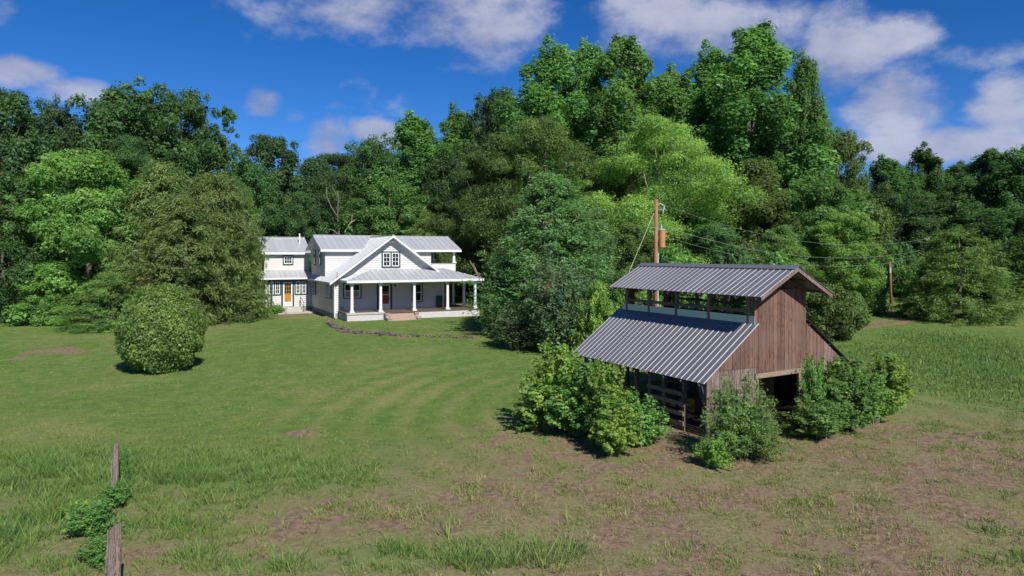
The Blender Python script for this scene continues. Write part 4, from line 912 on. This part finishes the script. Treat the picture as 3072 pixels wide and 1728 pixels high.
for (px, top, w, d, pk, m, nm, lb) in (
        (1395, 885, 185, 26.1, 'sapling_b', 'f_gum', 'sweetgum_sapling', 'wide bright sweetgum sapling at the far corner of the barn'),
        (1470, 925, 190, 25.2, 'sapling_b', 'f_vine', 'sapling', 'darker sapling filling the gap between two bright sweetgums'),
        (1530, 922, 140, 23.8, 'sapling_a', 'f_gum', 'sweetgum_sapling', 'tall slim sweetgum sapling rising to the low barn eave'),
        (1540, 1015, 150, 22.8, 'sapling_b', 'f_gum', 'sweetgum_sapling', 'low bright sweetgum sapling at the edge of the mown grass'),
        (1605, 1005, 140, 23.7, 'sapling_b', 'f_vine', 'sapling', 'dark green leafy sapling against the barn gate'),
        (1350, 990, 130, 26.1, 'vineclump', 'f_vine', 'vine_shrub', 'low vine-tangled shrub at the outer end of the sapling row'),
        (1850, 962, 210, 22.4, 'privet', 'f_privet', 'privet_bush', 'large feathery privet bush in front of the barn gable'),
        (1900, 1010, 170, 22.4, 'privet', 'f_privet', 'privet_bush', 'arching half of the privet reaching over the barn door'),
        (1795, 1105, 95, 21.4, 'vineclump', 'f_gum', 'vine_shrub', 'small bright shrub at the foot of the privet bush'),
        (2045, 905, 90, 25.8, 'vineclump', 'f_vine', 'climbing_vine', 'vine climbing the wall beside the barn door jamb'),
        (2055, 1010, 170, 24.9, 'vineclump', 'f_privet', 'vine_shrub', 'low tangled shrub at the foot of the barn door jamb'),
        (2130, 918, 175, 26.4, 'sapling_b', 'f_vine', 'shrub', 'leafy shrub against the grey planks of the barn gable'),
        (2185, 935, 140, 26.9, 'vineclump', 'f_vine', 'vine_shrub', 'vine shrub at the barn corner under the mossy roof'),
        (2230, 905, 150, 28.6, 'sapling_b', 'f_gum', 'shrub', 'bright outer shrub next to the tall field grass')):
    x = px_x(px, d); plant(nm, 'shrub', pk, x, d, w * d / F2, px_z(top, d), m, lb, barkm='palebark')
plant('flower_bed_plant', 'plant', 'fern', -22.3, 66.0, 1.8, .9, 'f_vine', 'spiky green plant beside the side steps of the house')
plant('flower_bed_plant', 'plant', 'fern', -23.6, 65.6, 1.6, .8, 'f_privet', 'low leafy plant at the cedar side of the sunroom')

# ------------------------------------------------------------------ utility pole, transformer and lines
def P3(px, py, d): return Vector((px_x(px, d), d, px_z(py, d)))
pb = gp(px_x(1649, 48), 48)
up = empty('utility_pole', pb, 0, 'tall brown wooden utility pole behind the barn, carrying the rusty transformer', 'utility pole')
H = 10.35 - pb.z
MB().tube([(0, 0, -.5), (.02, 0, H * .5), (.07, 0, H)], [.16, .145, .12], 12).build('pole', M['pole'], up, True)
mb = MB(); mb.tube([(.15, -.08, 0), (.17, -.08, H * .62)], .03, 6); mb.build('conduit', M['trimwhite'], up)
mb = MB(); mb.tube([(.1, -.02, H - .25), (.32, -.05, H - .33), (.62, -.08, H - .5)], .02, 6)
for k in range(4): mb.tube([(.3 + k * .06, -.05, H - .32 - k * .03), (.33 + k * .06, -.05, H - .335 - k * .03)], .055, 8)
mb.build('insulator', M['porcelain'], up)
mb = MB(); mb.tube([(.1, -.02, H - .75), (.5, -.05, H - .72)], .02, 6); mb.tube([(.5, -.05, H - .95), (.55, -.05, H - .7), (.6, -.05, H - .45)], [.05, .06, .05], 8); mb.tube([(.6, -.05, H - .55), (.72, -.08, H - .8)], .018, 6); mb.build('fuse_cutout', M['porcelain'], up)
mb = MB(); mb.tube([(.1, -.05, H - 2.0), (-.2, -.05, H - 1.95), (-.35, -.05, H - 2.05)], .02, 6); mb.build('service_bracket', M['porcelain'], up)
tr = empty('transformer', (pb.x + .42, pb.y - .12, pb.z + H - 3.35), 0, 'rust-stained cylindrical transformer hung on the utility pole', 'transformer')
mb = MB(); mb.tube([(0, 0, 0), (0, 0, .04), (0, 0, 1.16), (0, 0, 1.2)], [.2, .225, .225, .2], 18); mb.build('tank', M['rust'], tr, False)
mb = MB(); mb.tube([(0, 0, 1.2), (0, 0, 1.25), (0, 0, 1.29)], [.245, .24, .15], 18); mb.build('lid', M['porcelain'], tr)
mb = MB(); mb.tube([(-.04, 0, 1.28), (-.04, 0, 1.42), (-.04, 0, 1.5), (-.04, 0, 1.62)], [.06, .075, .05, .03], 8); mb.build('bushing', M['porcelain'], tr)
for z in (.75, 1.05): MB().tube([(.2, -.08, z), (.33, -.1, z + .02)], .045, 8).build('terminal', M['rust'], tr)
for z in (.3, .95): MB().box(-.4, -.2, .02, .1, z, z + .07).build('mounting_bracket', M['iron'], tr)
pB = gp(px_x(2318, 62), 62)
pole2 = empty('utility_pole', pB, 0, 'leaning grey utility pole half hidden by the lone cedar', 'utility pole')
MB().tube([(0, 0, -.4), (.3, 0, 3.6), (.62, 0, px_z(597, 62) - pB.z)], [.16, .14, .12], 10).build('pole', M['bark'], pole2, True)
mb = MB(); mb.tube([(.5, -.05, px_z(603, 62) - pB.z), (.2, -.1, px_z(600, 62) - pB.z)], .04, 6); mb.build('insulator', M['porcelain'], pole2)
pC = gp(px_x(2242, 80), 80)
pole3 = empty('utility_pole', pC, 0, 'short thin utility pole standing alone on the lawn by the woods', 'utility pole')
hC = px_z(650, 80) - pC.z
MB().tube([(0, 0, -.4), (-.08, 0, hC * .5), (-.17, 0, hC)], [.15, .13, .11], 10).build('pole', M['pole'], pole3, True)
mb = MB(); mb.tube([(-.15, -.05, hC - .12), (.5, -.05, hC - .12)], .05, 6); mb.build('cross_arm', M['bark'], pole3)
mb = MB(); mb.box(-.3, -.12, -.25, -.1, hC * .68, hC * .8); mb.build('meter_box', M['porcelain'], pole3)
def cable(p, q, sag, lab, nm='power_line', m='wire', r=.009, n=20):
    p = Vector(p); q = Vector(q); mb = MB(); pts = [p.lerp(q, i / n) - Vector((0, 0, 4 * sag * (i / n) * (1 - i / n))) for i in range(n + 1)]
    mb.tube(pts, r, 5); return tag(mb.build(nm, M[m]), lab, 'cable', None if nm == 'guy_wire' else 'overhead power lines')
cable(P3(1664, 513, 48), P3(2335, 600, 62), 1.5, 'topmost power line from the pole top insulator to the leaning pole')
cable(P3(1688, 576, 48), P3(2325, 628, 62), 1.3, 'middle power line from the transformer to the leaning pole', r=.012)
cable(P3(1690, 600, 48), P3(2325, 645, 62), 1.35, 'lowest power line slung under the other two')
cable(P3(2325, 628, 62), P3(2244, 656, 79.9), .5, 'short power line between the leaning pole and the short thin pole', r=.011)
cable(P3(1645, 536, 48), Vector((px_x(1505, 46.5), 46.5, float(gz(0, 46.5)))), .0, 'pale guy wire slanting down from the tall utility pole', 'guy_wire', 'guy', .016)

# ------------------------------------------------------------------ dead limbs behind the house
def dead(px, d, segs, lab, nm, cat='tree'):
    r = empty(nm, gp(px_x(px, d), d), 0, lab, cat); z0 = r.location.z
    for pn, rad, pts in segs:
        MB().tube([(px_x(a, d) - r.location.x, (i % 2) * .15, px_z(b, d) - z0) for i, (a, b) in enumerate(pts)], [rad * .7 * (1 - .6 * i / (len(pts) - 1)) for i in range(len(pts))], 7).build(pn, M['bark'] if nm == 'bare_trunk' else M['palebark'], r, True)
dead(852, 85, [('trunk', .17, [(852, 700), (853, 600), (849, 540), (851, 500), (848, 480)]), ('limb', .15, [(850, 547), (832, 520), (822, 495), (820, 470)]), ('limb', .14, [(852, 590), (835, 578), (808, 573)]), ('limb', .08, [(850, 500), (842, 482), (836, 470)])], 'bare-limbed reddish trunk rising behind the house roof', 'bare_trunk')
dead(868, 83, [('limb', .15, [(862, 640), (868, 580), (880, 562), (893, 553)]), ('limb', .08, [(880, 565), (884, 556), (886, 540)]), ('limb', .08, [(884, 575), (888, 590), (884, 570)])], 'pale dead branch forking behind the house ridge', 'dead_branch', 'branch')
dead(1185, 52.5, [('limb', .06, [(1215, 720), (1200, 690), (1182, 655)]), ('limb', .05, [(1215, 705), (1200, 685), (1190, 662)]), ('limb', .05, [(1192, 692), (1204, 688), (1215, 690)])], 'bare broken twigs sticking out of the fir by the porch', 'dead_branch', 'branch')
dead(35, 57, [('trunk', .2, [(50, 760), (44, 705), (30, 660), (22, 600)]), ('limb', .1, [(44, 715), (60, 735), (66, 750)]), ('limb', .12, [(5, 745), (25, 752), (48, 758)])], 'bare leaning trunk at the lawn edge under the maple', 'bare_trunk')

# ------------------------------------------------------------------ stones along the old bed edge
bord = empty('stone_border', gp(*G(960, 838)), 0, 'rough border of dark stones and clods curving over the lawn before the porch', 'stone border')
rng = np.random.default_rng(77); smesh = []
for i in range(6):
    a = np.array([[math.cos(u) * math.cos(v), math.sin(u) * math.cos(v), math.sin(v)] for v in (-.9, -.2, .5) for u in np.arange(0, 6.28, 6.283 / 7)] + [[0, 0, 1.0]])
    a = a * rng.uniform(.55, 1.35, (len(a), 1)); f = [(r_ * 7 + c, r_ * 7 + (c + 1) % 7, (r_ + 1) * 7 + (c + 1) % 7, (r_ + 1) * 7 + c) for r_ in range(2) for c in range(7)] + [(14 + c, 14 + (c + 1) % 7, 21) for c in range(7)]
    me = bpy.data.meshes.new('stone'); me.from_pydata([tuple(p) for p in a], [], f); me.update(); me.materials.append(M['stone']); smesh.append(me)
path = [(830, 812), (838, 822), (858, 832), (890, 836), (930, 840), (985, 843), (1040, 846), (1100, 847), (1160, 848), (1200, 849)]
for i in range(170):
    f = rng.random() ** 1.35 * (len(path) - 1.001); k = int(f); w = f - k; qx = path[k][0] * (1 - w) + path[k + 1][0] * w + rng.normal() * 2; qy = path[k][1] * (1 - w) + path[k + 1][1] * w + rng.normal() * 2.0
    x, y = G(qx, qy); o = bpy.data.objects.new('stone', smesh[i % 6]); col.objects.link(o); o.parent = bord
    s = rng.uniform(.07, .25) * (1.0 if qx < 990 else .6); o.location = (x - bord.location.x, y - bord.location.y, float(gz(x, y)) - bord.location.z + s * .25); o.scale = (s * rng.uniform(.9, 1.6), s, s * rng.uniform(.6, 1.0)); o.rotation_euler = (rng.uniform(-.4, .4), rng.uniform(-.4, .4), rng.uniform(0, 6.28))

# ------------------------------------------------------------------ old fence posts
def post(x, y, h, r, lab, seed, split):
    rg = np.random.default_rng(seed); rt = empty('fence_post', gp(x, y), 0, lab, 'fence post'); n = 16; lev = 9; vs_ = []; fs = []
    prof = 1 + .13 * np.sin(np.arange(n) * 1.9 + seed) + rg.normal(size=n) * .05
    for j in range(lev):
        f = j / (lev - 1)
        for k in range(n):
            a = 2 * math.pi * k / n; rr = r * prof[k] * (1.12 - .22 * f) * (1 + rg.normal() * .03); z = -.3 + f * (h + .3)
            if j == lev - 1: z += split * (max(0, math.sin(a * 1 + 2.3)) ** 2 - .5) * .7 + rg.normal() * split * .22
            if j == lev - 2: z -= split * .3
            vs_.append((rr * math.cos(a) + .03 * f * h, rr * math.sin(a), z))
    fs = [(j * n + k, j * n + (k + 1) % n, (j + 1) * n + (k + 1) % n, (j + 1) * n + k) for j in range(lev - 1) for k in range(n)]
    vs_.append((.03 * h, 0, h - split * .7)); c = len(vs_) - 1; fs += [((lev - 1) * n + k, (lev - 1) * n + (k + 1) % n, c) for k in range(n)]
    MB().add(vs_, fs).build('post', M['postwood'], rt)
    for k in range(5):
        a = rg.uniform(3.3, 6.0); q = r * 1.02; z0 = rg.uniform(.1, .6) * h; MB().beam((q * math.cos(a), q * math.sin(a), z0), (q * math.cos(a) + .02, q * math.sin(a), z0 + rg.uniform(.2, .4) * h), .02, .02).build('splinter', M['postwood'], rt)
post(-10.9, 19.1, 1.32, .08, 'slim grey and rust-brown fence post with vine up its side', 4, .06)
post(-7.62, 13.3, 1.34, .128, 'stout split-topped fence post of weathered grey wood', 9, .34)
for (px, py, w, h, pk, m, lb) in ((312, 1215, .42, 1.0, 'vineclump', 'f_vine', 'small vine climbing the slim fence post'), (285, 1275, 1.0, .55, 'vineclump', 'f_vine', 'leafy weed clump at the foot of the slim fence post'), (235, 1345, 1.2, .75, 'vineclump', 'f_vine', 'tall leafy weed clump between the two fence posts'), (250, 1420, .85, .6, 'vineclump', 'f_vine', 'leafy weed clump leaning on the stout fence post'), (190, 1310, 1.0, .5, 'weed', 'f_gum', 'pale green weed tuft beside the fence posts')):
    x, y = G(px, py); plant('weed_clump', 'plant', pk, x, y, w, h, m, lb)

# ------------------------------------------------------------------ grass
gmat, t, b = mat_new('grass_blades'); b.inputs['Roughness'].default_value = .55; b.inputs['Specular IOR Level'].default_value = .2
gcol = mixn(t, attr(t, 'rnd'), (.080, .155, .030), (.222, .305, .078)); gcol = mixn(t, math_node(t, 'MULTIPLY', attr(t, 'dry'), .85), gcol, (.340, .300, .140)); gcol = mixn(t, math_node(t, 'MULTIPLY', attr(t, 'lush'), .6), gcol, mixn(t, attr(t, 'rnd'), (.085, .180, .042), (.165, .290, .078)))
t.links.new(gcol, b.inputs['Base Color'])
trn = t.nodes.new('ShaderNodeBsdfTranslucent'); t.links.new(gcol, trn.inputs[0]); ms = t.nodes.new('ShaderNodeMixShader'); ms.inputs[0].default_value = .3
t.links.new(b.outputs[0], ms.inputs[1]); t.links.new(trn.outputs[0], ms.inputs[2]); t.links.new(ms.outputs[0], t.nodes['Material Output'].inputs[0])
def in_barn(x, y):
    dx, dy = x - 6.89, y - 24.64; c, s = math.cos(R(28)), math.sin(R(28)); u = dx * c + dy * s; v = -dx * s + dy * c; return (u > -.1) & (u < 7.5) & (v > -.1) & (v < 7.8)
def in_house(x, y):
    dx, dy = x + 15.65, y - 61.3; c, s = math.cos(R(27)), math.sin(R(27)); u = dx * c + dy * s; v = -dx * s + dy * c
    return ((u > -.1) & (u < 12.9) & (v > -3.1)) | ((u > -4.5) & (u < .2) & (v > 6.8)) | ((u > 3.5) & (u < 6.8) & (v > -4.3) & (v < 0))
def grass(name, y0, y1, ntuft, blades, hgt, wid, spread, seed, want, lean=.6, patch=False):
    rg = np.random.default_rng(seed); y = np.sqrt(rg.uniform(y0 ** 2, y1 ** 2, ntuft)); x = rg.uniform(-1, 1, ntuft) * (.76 * y + 1.5)
    d_, l_, r_ = cover(x, y); keep = rg.random(ntuft) < want(d_, l_, r_, x, y) * (np.clip(.30 + 3.6 * (fbm(x * 1.9 + 9, y * 1.9, 3) - .44), .06, 1) if patch else 1); keep &= ~in_barn(x, y) & ~in_house(x, y)
    x, y, d_, l_, r_ = (a[keep] for a in (x, y, d_, l_, r_)); n = len(x); sz = rg.lognormal(0, .35, n)
    X = np.repeat(x, blades); Y = np.repeat(y, blades); S = np.repeat(sz, blades); Lh = np.repeat(l_, blades); m = len(X)
    az = rg.uniform(0, 2 * np.pi, m); off = rg.random(m) ** .5 * spread * S; bx = X + np.cos(az) * off; by = Y + np.sin(az) * off; bz = gz(bx, by) - .015
    h = hgt * S * rg.uniform(.5, 1.25, m) * (.75 + .9 * Lh); ln = rg.uniform(.15, 1, m) * lean * h; a2 = az + rg.normal(size=m) * .6; ww = wid * rg.uniform(.6, 1.3, m)
    ta = rg.uniform(0, np.pi, m); w = np.stack([np.cos(ta) * ww, np.sin(ta) * ww, np.zeros(m)], -1) * .5; B = np.stack([bx, by, bz], -1); Tp = B + np.stack([np.cos(a2) * ln, np.sin(a2) * ln, h], -1)
    V = np.stack([B - w, B + w, Tp], 1).reshape(-1, 3); rn = np.clip(np.repeat(rg.normal(.5, .2, n), blades) + rg.normal(size=m) * .15, 0, 1)
    dr = np.clip(np.repeat(r_ * .75 + rg.normal(size=n) * .18, blades) + rg.normal(size=m) * .22, 0, 1)
    rp = lambda a: np.repeat(a, 3)
    o = link(name, np_mesh(name, V, np.arange(m * 3).reshape(-1, 3), {'rnd': rp(rn), 'dry': rp(dr), 'lush': rp(np.clip(Lh, 0, 1))}), gmat); return tag(o, kind='stuff')
tag(grass('mown_grass', 13, 27, 80000, 6, .065, .02, .07, 1, lambda d, l, r, x, y: np.clip(1.1 - d * .75, .22, 1), patch=True), 'short mown grass of the near lawn', 'grass')
tag(grass('tall_grass', 13, 25, 44000, 11, .15, .026, .12, 2, lambda d, l, r, x, y: np.clip(np.maximum(l * 1.3 - .22 - d * .25, .22 * (1 - sstep(-1, 6, x)) * (1 - sstep(19, 23, y)) * (.4 + d)), .05, .9), 1.2, True), 'tall green tufted grass in the unmown foreground', 'grass')
tag(grass('lawn_grass', 27, 46, 80000, 4, .065, .034, .13, 3, lambda d, l, r, x, y: np.clip(.95 - d, .08, 1), patch=True), 'mown grass of the middle lawn', 'grass')
tag(grass('far_lawn_grass', 46, 72, 24000, 4, .055, .055, .2, 4, lambda d, l, r, x, y: np.clip(.9 - d, .05, 1)), 'mown grass of the far lawn round the house', 'grass')
tag(grass('field_grass', 26, 60, 80000, 5, .095, .05, .18, 5, lambda d, l, r, x, y: np.where((x > 11), np.clip(l * 1.7 - .35, 0, 1), 0), .7), 'tall field grass beyond the barn', 'grass')

# red blossom on the crape myrtle
mb = MB(); rb_ = random.Random(3)
for k in range(26):
    a, e, q = rb_.uniform(0, 6.28), rb_.uniform(-.6, 1.2), rb_.uniform(.05, .14); c = Vector((math.cos(a) * math.cos(e), math.sin(a) * math.cos(e), math.sin(e) * .7)) * q; n_ = Vector((rb_.uniform(-1, 1), rb_.uniform(-1, 1), rb_.uniform(-1, 1))) * .05; m_ = Vector((rb_.uniform(-1, 1), rb_.uniform(-1, 1), rb_.uniform(-1, 1))) * .05
    mb.add([c, c + n_, c + n_ + m_, c + m_], [(0, 1, 2, 3)])
bo = mb.build('blossom', M['red']); bo.location = P3(1378, 720, 41.2); tag(bo, 'single red blossom cluster on the crape myrtle before the fir', 'flower')
tag(grass('weed_tufts', 13, 28, 16000, 11, .075, .032, .09, 6, lambda d, l, r, x, y: np.clip(.3 + .5 * d - .3 * l, .1, .8), 1.4, True), 'low broad-bladed weeds dotted over the bare near ground', 'weeds')
vx = barn.matrix_basis @ Vector((7.45, .3, 1.75)); plant('climbing_vine', 'shrub', 'vineclump', vx.x, vx.y, 1.0, .75, 'f_vine', 'vine tuft sprawling over the low edge of the mossy barn roof', z=1.72)
